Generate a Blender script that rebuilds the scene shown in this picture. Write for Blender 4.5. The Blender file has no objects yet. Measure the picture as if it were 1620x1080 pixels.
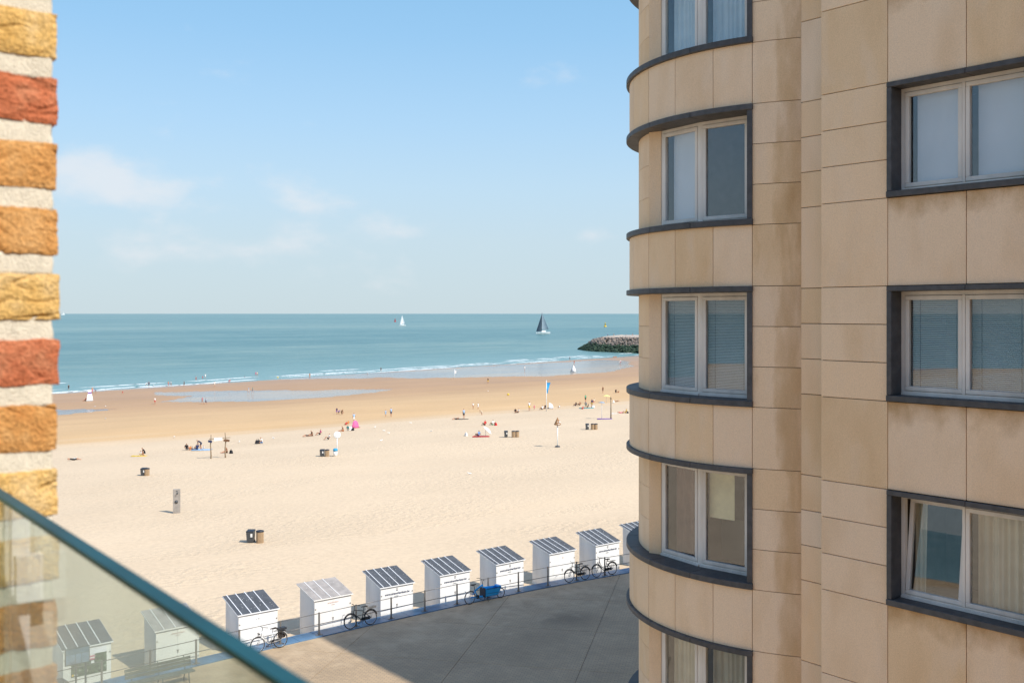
import bpy, bmesh, math, random
from mathutils import Vector, Matrix, noise
random.seed(7)
S = bpy.context.scene
COL = S.collection
PI = math.pi

# ------------------------------------------------------------------ camera
# world axes: X runs along the promenade, Y runs out to sea, Z up, promenade at z = 0
CAM = Vector((0.0, 0.0, 14.5))
YAW = math.radians(39.1)
FPX = 1625.0                                # focal length in pixels of the 1620 px wide photograph
cd = bpy.data.cameras.new('camera')
cam = bpy.data.objects.new('camera', cd); COL.objects.link(cam)
cam.location = CAM
cam.rotation_euler = (PI / 2, 0, -YAW)
cd.sensor_width = 36.0
cd.lens = 36.0 * FPX / 1620.0
cd.shift_y = -44.0 / 1620.0
cd.clip_start = 0.05
cd.clip_end = 200000
cd.dof.use_dof = True
cd.dof.focus_distance = 30.0
cd.dof.aperture_fstop = 9.0
S.camera = cam

# ------------------------------------------------------------------ sky and sun
SUN_AZ = Vector((0.20, -0.98, 0)).normalized()
SUN_EL = math.radians(45)
to_sun = Vector((SUN_AZ.x * math.cos(SUN_EL), SUN_AZ.y * math.cos(SUN_EL), math.sin(SUN_EL)))
w = bpy.data.worlds.new('World'); S.world = w; w.use_nodes = True
nt = w.node_tree; nt.nodes.clear()
N = nt.nodes.new; L = nt.links.new
sky = N('ShaderNodeTexSky'); sky.sky_type = 'NISHITA'; sky.sun_disc = False
sky.sun_elevation = SUN_EL
sky.sun_rotation = math.atan2(SUN_AZ.x, SUN_AZ.y)
sky.altitude = 0; sky.air_density = 1.0; sky.dust_density = 0.35; sky.ozone_density = 1.0
tc = N('ShaderNodeTexCoord')
sep = N('ShaderNodeSeparateXYZ'); L(tc.outputs['Generated'], sep.inputs[0])
def wramp(stops, src, mode='EASE'):
    c = N('ShaderNodeValToRGB'); c.color_ramp.interpolation = mode; e = c.color_ramp.elements
    e[0].position = stops[0][0]; e[0].color = (*stops[0][1], 1); e[1].position = stops[-1][0]; e[1].color = (*stops[-1][1], 1)
    for p, q in stops[1:-1]: k = e.new(p); k.color = (*q, 1)
    L(src, c.inputs[0]); return c
# sea haze: pale at the horizon, clearing to the open blue sky, the same all round
hcol = wramp([(0, (.256, .314, .344)), (.07, (.250, .318, .365)), (.12, (.231, .318, .390)), (.18, (.190, .298, .402)), (.26, (.140, .265, .393)), (.34, (.110, .240, .375))], sep.outputs['Z'], 'LINEAR')
hs10 = N('ShaderNodeVectorMath'); hs10.operation = 'SCALE'; hs10.inputs['Scale'].default_value = 9.0; L(hcol.outputs[0], hs10.inputs[0])
hfac = wramp([(0, (.96,) * 3), (.28, (.85,) * 3), (.6, (0,) * 3)], sep.outputs['Z'])
hm = N('ShaderNodeMixRGB'); L(hfac.outputs[0], hm.inputs[0]); L(sky.outputs[0], hm.inputs[1]); L(hs10.outputs[0], hm.inputs[2])
# soft low cumulus: noise, thickened in a few banks over the sea
mp = N('ShaderNodeMapping'); mp.inputs['Scale'].default_value = (11, 11, 22); mp.inputs['Location'].default_value = (2.3, 0.4, 1.0)
L(tc.outputs['Generated'], mp.inputs[0])
nz = N('ShaderNodeTexNoise'); nz.inputs['Scale'].default_value = 1.0; nz.inputs['Detail'].default_value = 8; nz.inputs['Roughness'].default_value = 0.55
L(mp.outputs[0], nz.inputs['Vector'])
acc = None
for az, el, ra, re, amp in ((-17.0, 4.6, 13.0, 3.4, .27), (-21.5, 6.7, 7.0, 2.1, .50), (-11.0, 6.7, 3.8, 1.9, .47), (-16.1, 5.8, 3.4, 1.7, .40), (-6.0, 5.1, 3.4, 1.6, .32), (-19.3, 3.4, 5.4, 2.0, .32), (-12.0, 3.6, 6.0, 2.0, .30),
                            (4.8, 4.3, 1.4, .8, .34), (-40, 6.0, 6, 1.5, .4), (34, 5.2, 5, 1.2, .3), (60, 6, 7, 1.6, .4), (70, 5.5, 8, 1.4, .4), (120, 6, 6, 1.5, .4), (170, 6.5, 9, 1.5, .4), (-110, 6, 8, 1.5, .4), (-150, 5.5, 6, 1.4, .4)):
    a_ = math.radians(39.1 + az + 39.1 * 0); e_ = math.radians(el)
    d = Vector((math.sin(a_) * math.cos(e_), math.cos(a_) * math.cos(e_), math.sin(e_)))
    m_ = N('ShaderNodeMapping'); m_.vector_type = 'TEXTURE'; m_.inputs['Location'].default_value = d; m_.inputs['Rotation'].default_value = (0, 0, -a_)
    m_.inputs['Scale'].default_value = (math.radians(ra), 1.0, math.radians(re)); L(tc.outputs['Generated'], m_.inputs[0])
    ln_ = N('ShaderNodeVectorMath'); ln_.operation = 'LENGTH'; L(m_.outputs[0], ln_.inputs[0])
    r_ = N('ShaderNodeMapRange'); r_.interpolation_type = 'SMOOTHSTEP'; r_.inputs['From Min'].default_value = 0; r_.inputs['From Max'].default_value = 1.5; r_.inputs['To Min'].default_value = amp; r_.inputs['To Max'].default_value = 0
    L(ln_.outputs['Value'], r_.inputs['Value'])
    if acc is None: acc = r_
    else:
        q_ = N('ShaderNodeMath'); q_.operation = 'MAXIMUM'; L(acc.outputs[0], q_.inputs[0]); L(r_.outputs[0], q_.inputs[1]); acc = q_
ns = N('ShaderNodeMath'); ns.operation = 'MULTIPLY_ADD'; ns.inputs[1].default_value = 1.5; L(nz.outputs['Fac'], ns.inputs[0]); L(acc.outputs[0], ns.inputs[2])
cl = N('ShaderNodeMapRange'); cl.interpolation_type = 'SMOOTHSTEP'; cl.inputs['From Min'].default_value = .93; cl.inputs['From Max'].default_value = 1.46; cl.inputs['To Max'].default_value = .70
L(ns.outputs[0], cl.inputs['Value'])
mix = N('ShaderNodeMixRGB'); mix.inputs[2].default_value = (3.45, 3.55, 3.7, 1)
L(cl.outputs[0], mix.inputs[0]); L(hm.outputs[0], mix.inputs[1])
bg = N('ShaderNodeBackground'); bg.inputs['Strength'].default_value = 0.15
L(mix.outputs[0], bg.inputs[0])
wo = N('ShaderNodeOutputWorld'); L(bg.outputs[0], wo.inputs[0])

sd = bpy.data.lights.new('sun', 'SUN'); sd.energy = 3.25; sd.angle = math.radians(0.53); sd.color = (1.0, 0.95, 0.87)
sun = bpy.data.objects.new('sun', sd); COL.objects.link(sun)
sun.rotation_euler = to_sun.to_track_quat('Z', 'Y').to_euler()
sun.location = (0, 0, 60)
vs = S.view_settings
vs.view_transform = 'Standard'; vs.look = 'None'; vs.exposure = 0.68; vs.gamma = 1.0; vs.use_curve_mapping = False
S.render.engine = 'CYCLES'
S.cycles.max_bounces = 8; S.cycles.transparent_max_bounces = 12
S.cycles.caustics_reflective = False; S.cycles.caustics_refractive = False

# ------------------------------------------------------------------ materials
MATS = {}
def new_mat(name):
    m = bpy.data.materials.new(name); m.use_nodes = True
    m.node_tree.nodes.clear()
    MATS[name] = m
    return m, m.node_tree.nodes.new, m.node_tree.links.new
def out(N, L, sh):
    o = N('ShaderNodeOutputMaterial'); L(sh, o.inputs['Surface'])
def M(name, col, rough=0.7, var=0.12, scale=6.0, bump=0.0, bscale=None, metal=0.0, spec=0.4, objrand=0.0, stretch=(1, 1, 1), detail=5):
    if name in MATS: return MATS[name]
    m, N, L = new_mat(name)
    b = N('ShaderNodeBsdfPrincipled')
    b.inputs['Roughness'].default_value = rough; b.inputs['Metallic'].default_value = metal
    b.inputs['Specular IOR Level'].default_value = spec
    tc = N('ShaderNodeTexCoord'); mp = N('ShaderNodeMapping'); mp.inputs['Scale'].default_value = stretch
    L(tc.outputs['Object'], mp.inputs[0])
    n = N('ShaderNodeTexNoise'); n.inputs['Scale'].default_value = scale; n.inputs['Detail'].default_value = detail
    L(mp.outputs[0], n.inputs['Vector'])
    r = N('ShaderNodeMapRange'); r.inputs['From Min'].default_value = 0.3; r.inputs['From Max'].default_value = 0.7
    r.inputs['To Min'].default_value = 1 - var; r.inputs['To Max'].default_value = 1 + var
    L(n.outputs['Fac'], r.inputs['Value'])
    val = r.outputs[0]
    if objrand:
        oi = N('ShaderNodeObjectInfo'); r2 = N('ShaderNodeMapRange')
        r2.inputs['To Min'].default_value = 1 - objrand; r2.inputs['To Max'].default_value = 1 + objrand
        L(oi.outputs['Random'], r2.inputs['Value'])
        mm = N('ShaderNodeMath'); mm.operation = 'MULTIPLY'; L(val, mm.inputs[0]); L(r2.outputs[0], mm.inputs[1]); val = mm.outputs[0]
    vm = N('ShaderNodeVectorMath'); vm.operation = 'SCALE'; vm.inputs[0].default_value = col[:3]
    L(val, vm.inputs['Scale']); L(vm.outputs[0], b.inputs['Base Color'])
    if bump:
        n2 = N('ShaderNodeTexNoise'); n2.inputs['Scale'].default_value = bscale or scale * 4; n2.inputs['Detail'].default_value = 4
        L(mp.outputs[0], n2.inputs['Vector'])
        bp = N('ShaderNodeBump'); bp.inputs['Strength'].default_value = bump; bp.inputs['Distance'].default_value = 0.01
        L(n2.outputs['Fac'], bp.inputs['Height']); L(bp.outputs[0], b.inputs['Normal'])
    out(N, L, b.outputs[0])
    return m

def ramp(N, stops):
    c = N('ShaderNodeValToRGB'); e = c.color_ramp.elements
    e[0].position, e[0].color = stops[0][0], (*stops[0][1], 1)
    e[1].position, e[1].color = stops[-1][0], (*stops[-1][1], 1)
    for p, q in stops[1:-1]:
        k = e.new(p); k.color = (*q, 1)
    return c

def stone_material(name='stone', stain_at=None):
    # reconstituted beige stone: fine grain, cloudy patches, brown rain staining that runs down
    m, N, L = new_mat(name)
    b = N('ShaderNodeBsdfPrincipled'); b.inputs['Roughness'].default_value = 0.85; b.inputs['Specular IOR Level'].default_value = 0.25
    g = N('ShaderNodeNewGeometry'); oi = N('ShaderNodeObjectInfo')
    off = N('ShaderNodeVectorMath'); off.operation = 'SCALE'; off.inputs[0].default_value = (13, 7, 29); L(oi.outputs['Random'], off.inputs['Scale'])
    add = N('ShaderNodeVectorMath'); add.operation = 'ADD'; L(g.outputs['Position'], add.inputs[0]); L(off.outputs[0], add.inputs[1])
    def noise_(scale, detail, sc=(1, 1, 1), src=None):
        mp = N('ShaderNodeMapping'); mp.inputs['Scale'].default_value = sc; L((src or add).outputs[0], mp.inputs[0])
        n = N('ShaderNodeTexNoise'); n.inputs['Scale'].default_value = scale; n.inputs['Detail'].default_value = detail
        L(mp.outputs[0], n.inputs['Vector']); return n
    base = ramp(N, [(0.0, (.75, .53, .315)), (0.25, (.80, .575, .355)), (0.5, (.80, .60, .41)), (.75, (.84, .595, .365)), (1.0, (.80, .62, .44))])
    L(oi.outputs['Random'], base.inputs[0])
    stain = noise_(1.1, 3, (1.6, 1.6, .7))
    rs = ramp(N, [(0.46, (0, 0, 0)), (0.62, (.22, .22, .22)), (0.78, (.45, .45, .45))]); L(stain.outputs['Fac'], rs.inputs[0])
    mx = N('ShaderNodeMixRGB'); mx.blend_type = 'MULTIPLY'; mx.inputs[2].default_value = (.74, .64, .48, 1)
    L(rs.outputs[0], mx.inputs[0]); L(base.outputs[0], mx.inputs[1])
    pale = noise_(2.3, 4, (1.2, 1.2, .5)); rp = ramp(N, [(0.52, (0, 0, 0)), (0.8, (.5, .5, .5))]); L(pale.outputs['Fac'], rp.inputs[0])
    mp_ = N('ShaderNodeMixRGB'); mp_.inputs[2].default_value = (.78, .61, .45, 1)
    L(rp.outputs[0], mp_.inputs[0]); L(mx.outputs[0], mp_.inputs[1])
    if stain_at:
        tg = N('ShaderNodeTexCoord'); sg_ = N('ShaderNodeSeparateXYZ'); L(tg.outputs['Generated'], sg_.inputs[0])
        sn = noise_(4.0 if stain_at == 'top' else 2.2, 6, (1.6, 1.6, .45) if stain_at != 'top' else (1, 1, .8))
        if stain_at == 'top':      # grime washed down from the sill above
            ad_ = N('ShaderNodeMath'); ad_.operation = 'MULTIPLY_ADD'; ad_.inputs[1].default_value = .55; L(sn.outputs['Fac'], ad_.inputs[0]); L(sg_.outputs['Z'], ad_.inputs[2])
            rm = ramp(N, [(1.02 / 1.6, (0, 0, 0)), (1.17 / 1.6, (.45,) * 3), (1.32 / 1.6, (.95,) * 3)])
            dv = N('ShaderNodeMath'); dv.operation = 'DIVIDE'; dv.inputs[1].default_value = 1.6; L(ad_.outputs[0], dv.inputs[0]); L(dv.outputs[0], rm.inputs[0])
        else:                      # water running down the inner corner of the tower
            ye = ramp(N, [(0, (.30,) * 3), (.18, (.34,) * 3), (.45, (.22,) * 3), (.62, (0, 0, 0))]); L(sg_.outputs['Y'], ye.inputs[0])
            ad_ = N('ShaderNodeMath'); ad_.operation = 'ADD'; L(ye.outputs[0], ad_.inputs[0]); L(sn.outputs['Fac'], ad_.inputs[1])
            rm = ramp(N, [(.64, (0, 0, 0)), (.76, (.42,) * 3), (.92, (.68,) * 3)]); L(ad_.outputs[0], rm.inputs[0])
        ms_ = N('ShaderNodeMixRGB'); ms_.blend_type = 'MULTIPLY'; ms_.inputs[2].default_value = (.60, .50, .36, 1) if stain_at == 'top' else (.66, .56, .40, 1)
        L(rm.outputs[0], ms_.inputs[0]); L(mp_.outputs[0], ms_.inputs[1]); mp_ = ms_
    gr = N('ShaderNodeTexNoise'); gr.inputs['Scale'].default_value = 60; gr.inputs['Detail'].default_value = 6; gr.inputs['Roughness'].default_value = .75
    L(g.outputs['Position'], gr.inputs['Vector'])
    rg = N('ShaderNodeMapRange'); rg.inputs['From Min'].default_value = .3; rg.inputs['From Max'].default_value = .7
    rg.inputs['To Min'].default_value = .86; rg.inputs['To Max'].default_value = 1.14; L(gr.outputs['Fac'], rg.inputs['Value'])
    sc = N('ShaderNodeVectorMath'); sc.operation = 'SCALE'; L(mp_.outputs[0], sc.inputs[0]); L(rg.outputs[0], sc.inputs['Scale'])
    L(sc.outputs[0], b.inputs['Base Color'])
    bp = N('ShaderNodeBump'); bp.inputs['Strength'].default_value = .25; bp.inputs['Distance'].default_value = .004
    L(gr.outputs['Fac'], bp.inputs['Height']); L(bp.outputs[0], b.inputs['Normal'])
    out(N, L, b.outputs[0])
stone_material(); stone_material('stone_under_sill', 'top'); stone_material('stone_corner', 'side')

def thin_glass(name, tint, ior, rough=0.0, haze=0.0):
    m, N, L = new_mat(name)
    t = N('ShaderNodeBsdfTransparent'); t.inputs[0].default_value = (*tint, 1)
    g = N('ShaderNodeBsdfGlossy'); g.inputs['Roughness'].default_value = rough; g.inputs[0].default_value = (.97, .98, 1, 1)
    # Schlick reflectance, the same from both sides of the sheet
    ge = N('ShaderNodeNewGeometry'); dt = N('ShaderNodeVectorMath'); dt.operation = 'DOT_PRODUCT'; L(ge.outputs['Normal'], dt.inputs[0]); L(ge.outputs['Incoming'], dt.inputs[1])
    ab = N('ShaderNodeMath'); ab.operation = 'ABSOLUTE'; L(dt.outputs['Value'], ab.inputs[0])
    om = N('ShaderNodeMath'); om.operation = 'SUBTRACT'; om.inputs[0].default_value = 1; L(ab.outputs[0], om.inputs[1])
    pw = N('ShaderNodeMath'); pw.operation = 'POWER'; pw.inputs[1].default_value = 5; L(om.outputs[0], pw.inputs[0])
    f0 = ((ior - 1) / (ior + 1)) ** 2
    f = N('ShaderNodeMath'); f.operation = 'MULTIPLY_ADD'; f.inputs[1].default_value = 1 - f0; f.inputs[2].default_value = f0; L(pw.outputs[0], f.inputs[0])
    mx = N('ShaderNodeMixShader'); L(f.outputs[0], mx.inputs[0]); L(t.outputs[0], mx.inputs[1]); L(g.outputs[0], mx.inputs[2])
    s = mx.outputs[0]
    if haze:
        d = N('ShaderNodeBsdfDiffuse'); d.inputs[0].default_value = (.72, .84, .76, 1)
        m2 = N('ShaderNodeMixShader'); sn = N('ShaderNodeTexNoise'); sn.inputs['Scale'].default_value = 5; sn.inputs['Detail'].default_value = 6; tcg = N('ShaderNodeTexCoord'); L(tcg.outputs['Object'], sn.inputs['Vector'])
        sr = N('ShaderNodeMapRange'); sr.inputs['From Min'].default_value = .3; sr.inputs['From Max'].default_value = .7; sr.inputs['To Min'].default_value = haze * .5; sr.inputs['To Max'].default_value = haze * 1.5; L(sn.outputs['Fac'], sr.inputs['Value'])
        L(sr.outputs[0], m2.inputs[0]); L(s, m2.inputs[1]); L(d.outputs[0], m2.inputs[2]); s = m2.outputs[0]
    out(N, L, s)
    return m
thin_glass('window_glass', (.93, .95, .95), 1.78)
thin_glass('balustrade_glass', (.90, .95, .90), 1.4, .0, .10)

def beach_material():
    m, N, L = new_mat('sand')
    b = N('ShaderNodeBsdfPrincipled')
    at = N('ShaderNodeAttribute'); at.attribute_name = 'damp'
    g = N('ShaderNodeNewGeometry')
    def nz(scale, detail, sc, rough=.5):
        mp = N('ShaderNodeMapping'); mp.inputs['Scale'].default_value = sc; L(g.outputs['Position'], mp.inputs[0])
        n = N('ShaderNodeTexNoise'); n.inputs['Scale'].default_value = scale; n.inputs['Detail'].default_value = detail; n.inputs['Roughness'].default_value = rough
        L(mp.outputs[0], n.inputs['Vector']); return n
    streak = nz(1.0, 6, (.012, .22, .2), .6)
    mad = N('ShaderNodeMath'); mad.operation = 'MULTIPLY_ADD'; mad.inputs[1].default_value = .30; L(streak.outputs['Fac'], mad.inputs[0])
    sub = N('ShaderNodeMath'); sub.operation = 'SUBTRACT'; sub.inputs[1].default_value = .15; L(at.outputs['Fac'], sub.inputs[0]); L(sub.outputs[0], mad.inputs[2])
    c = ramp(N, [(0.0, (.66, .51, .345)), (.18, (.655, .495, .325)), (.34, (.62, .405, .205)), (.50, (.58, .385, .205)), (.66, (.49, .31, .165)), (.85, (.44, .255, .125)), (.93, (.38, .235, .13)), (1.0, (.26, .215, .18))])
    L(mad.outputs[0], c.inputs[0])
    big = nz(.05, 4, (1, 1.5, 1)); fine = nz(3.0, 5, (1, 1, 1), .7)
    r1 = N('ShaderNodeMapRange'); r1.inputs['From Min'].default_value = .3; r1.inputs['From Max'].default_value = .7; r1.inputs['To Min'].default_value = .95; r1.inputs['To Max'].default_value = 1.05; L(big.outputs['Fac'], r1.inputs['Value'])
    r2 = N('ShaderNodeMapRange'); r2.inputs['From Min'].default_value = .3; r2.inputs['From Max'].default_value = .7; r2.inputs['To Min'].default_value = .90; r2.inputs['To Max'].default_value = 1.08; L(fine.outputs['Fac'], r2.inputs['Value'])
    mm = N('ShaderNodeMath'); mm.operation = 'MULTIPLY'; L(r1.outputs[0], mm.inputs[0]); L(r2.outputs[0], mm.inputs[1])
    sc = N('ShaderNodeVectorMath'); sc.operation = 'SCALE'; L(c.outputs[0], sc.inputs[0]); L(mm.outputs[0], sc.inputs['Scale'])
    L(sc.outputs[0], b.inputs['Base Color'])
    rr = N('ShaderNodeMapRange'); rr.inputs['From Min'].default_value = .5; rr.inputs['From Max'].default_value = 1.0; rr.inputs['To Min'].default_value = .95; rr.inputs['To Max'].default_value = .22
    L(mad.outputs[0], rr.inputs['Value']); L(rr.outputs[0], b.inputs['Roughness'])
    b.inputs['Specular IOR Level'].default_value = .3
    # trampled dry sand: overlapping dents
    v = N('ShaderNodeTexVoronoi'); v.inputs['Scale'].default_value = 2.1; v.feature = 'SMOOTH_F1'; v.inputs['Smoothness'].default_value = .6
    mpv = N('ShaderNodeMapping'); L(g.outputs['Position'], mpv.inputs[0])
    warp = nz(1.2, 3, (1, 1, 1)); wv = N('ShaderNodeVectorMath'); wv.operation = 'ADD'; L(mpv.outputs[0], wv.inputs[0]); L(warp.outputs['Color'], wv.inputs[1])
    L(wv.outputs[0], v.inputs['Vector'])
    n3 = nz(4.5, 4, (1, 1, 1), .6)
    hs = N('ShaderNodeMath'); hs.operation = 'ADD'; L(v.outputs['Distance'], hs.inputs[0]); L(n3.outputs['Fac'], hs.inputs[1])
    sxy = N('ShaderNodeSeparateXYZ'); L(g.outputs['Position'], sxy.inputs[0])
    tr = None
    for y0, sl, bend in ((53, .10, 16), (66, -.16, 22), (84, .05, 26), (112, -.05, 24)):
        nb = N('ShaderNodeTexNoise'); nb.noise_dimensions = '1D'; nb.inputs['Scale'].default_value = .018; nb.inputs['Detail'].default_value = 1
        wo_ = N('ShaderNodeMath'); wo_.operation = 'ADD'; wo_.inputs[1].default_value = y0 * 7; L(sxy.outputs[0], wo_.inputs[0]); L(wo_.outputs[0], nb.inputs['W'])
        a1 = N('ShaderNodeMath'); a1.operation = 'MULTIPLY_ADD'; a1.inputs[1].default_value = bend; a1.inputs[2].default_value = y0 - bend / 2; L(nb.outputs['Fac'], a1.inputs[0])
        a2 = N('ShaderNodeMath'); a2.operation = 'MULTIPLY_ADD'; a2.inputs[1].default_value = sl; L(sxy.outputs[0], a2.inputs[0]); L(a1.outputs[0], a2.inputs[2])
        a3 = N('ShaderNodeMath'); a3.operation = 'SUBTRACT'; L(sxy.outputs[1], a3.inputs[0]); L(a2.outputs[0], a3.inputs[1])
        a4 = N('ShaderNodeMath'); a4.operation = 'ABSOLUTE'; L(a3.outputs[0], a4.inputs[0])
        a5 = N('ShaderNodeMapRange'); a5.interpolation_type = 'SMOOTHSTEP'; a5.inputs['From Min'].default_value = .8; a5.inputs['From Max'].default_value = 2.2; a5.inputs['To Min'].default_value = .12; a5.inputs['To Max'].default_value = 1; L(a4.outputs[0], a5.inputs['Value'])
        if tr is None: tr = a5
        else:
            q_ = N('ShaderNodeMath'); q_.operation = 'MULTIPLY'; L(tr.outputs[0], q_.inputs[0]); L(a5.outputs[0], q_.inputs[1]); tr = q_
    patch = nz(.07, 3, (1, 1, 1))
    rpt = N('ShaderNodeMapRange'); rpt.inputs['From Min'].default_value = .40; rpt.inputs['From Max'].default_value = .58; rpt.inputs['To Min'].default_value = .25; rpt.inputs['To Max'].default_value = 1; L(patch.outputs['Fac'], rpt.inputs['Value'])
    rd = N('ShaderNodeMapRange'); rd.inputs['From Min'].default_value = .15; rd.inputs['From Max'].default_value = .4; rd.inputs['To Min'].default_value = 1; rd.inputs['To Max'].default_value = .12; L(at.outputs['Fac'], rd.inputs['Value'])
    ms = N('ShaderNodeMath'); ms.operation = 'MULTIPLY'; L(rpt.outputs[0], ms.inputs[0]); L(rd.outputs[0], ms.inputs[1])
    ms2 = N('ShaderNodeMath'); ms2.operation = 'MULTIPLY'; L(tr.outputs[0], ms2.inputs[1]); L(ms.outputs[0], ms2.inputs[0])
    bp = N('ShaderNodeBump'); bp.inputs['Distance'].default_value = .065; L(ms2.outputs[0], bp.inputs['Strength']); L(hs.outputs[0], bp.inputs['Height'])
    L(bp.outputs[0], b.inputs['Normal'])
    out(N, L, b.outputs[0])
beach_material()

def water_material(name, deep, rough, spec, scales, strength, shallow=None):
    m, N, L = new_mat(name)
    b = N('ShaderNodeBsdfPrincipled'); b.inputs['Roughness'].default_value = rough; b.inputs['Specular IOR Level'].default_value = spec
    b.inputs['IOR'].default_value = 1.33
    g = N('ShaderNodeNewGeometry')
    def nz(scale, detail, sc, rough=.55):
        mp = N('ShaderNodeMapping'); mp.inputs['Scale'].default_value = sc; L(g.outputs['Position'], mp.inputs[0])
        n = N('ShaderNodeTexNoise'); n.inputs['Scale'].default_value = scale; n.inputs['Detail'].default_value = detail; n.inputs['Roughness'].default_value = rough
        L(mp.outputs[0], n.inputs['Vector']); return n
    c1 = nz(1, 8, (.0016, .010, 1), .72); c2 = nz(1, 4, (.022, .065, 1), .6); c3 = nz(1, 4, (.0003, .0018, 1), .6)
    ad = N('ShaderNodeMath'); ad.operation = 'ADD'; L(c1.outputs['Fac'], ad.inputs[0]); L(c2.outputs['Fac'], ad.inputs[1])
    ad2 = N('ShaderNodeMath'); ad2.operation = 'ADD'; L(ad.outputs[0], ad2.inputs[0]); L(c3.outputs['Fac'], ad2.inputs[1])
    hf = N('ShaderNodeMath'); hf.operation = 'MULTIPLY'; hf.inputs[1].default_value = 1 / 3; L(ad2.outputs[0], hf.inputs[0])
    r = ramp(N, [(.43, deep[0]), (.5, deep[1]), (.57, deep[2])]); L(hf.outputs[0], r.inputs[0])
    col = r.outputs[0]
    if shallow:
        at = N('ShaderNodeAttribute'); at.attribute_name = 'shallow'
        mx = N('ShaderNodeMixRGB'); mx.inputs[2].default_value = (*shallow, 1); L(at.outputs['Fac'], mx.inputs[0]); L(col, mx.inputs[1]); col = mx.outputs[0]
    L(col, b.inputs['Base Color'])
    h = None
    for s, wt in scales:
        n = nz(1, 4, s)
        mu = N('ShaderNodeMath'); mu.operation = 'MULTIPLY'; mu.inputs[1].default_value = wt; L(n.outputs['Fac'], mu.inputs[0])
        if h is None: h = mu
        else:
            a = N('ShaderNodeMath'); a.operation = 'ADD'; L(h.outputs[0], a.inputs[0]); L(mu.outputs[0], a.inputs[1]); h = a
    bp = N('ShaderNodeBump'); bp.inputs['Strength'].default_value = strength; bp.inputs['Distance'].default_value = 1.0
    L(h.outputs[0], bp.inputs['Height']); L(bp.outputs[0], b.inputs['Normal'])
    out(N, L, b.outputs[0])
water_material('sea_water', ((.072, .178, .178), (.118, .228, .214), (.18, .278, .245)), .3, .3,
               [((.06, .2, 1), 1.6), ((.25, .8, 1), .5), ((.9, 2.2, 1), .14)], .8, (.17, .30, .29))
water_material('pool_water', ((.17, .165, .165), (.27, .245, .22), (.42, .31, .21)), .12, .5, [((.5, 2.4, 1), .09), ((2, 5, 1), .02)], .6)

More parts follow.
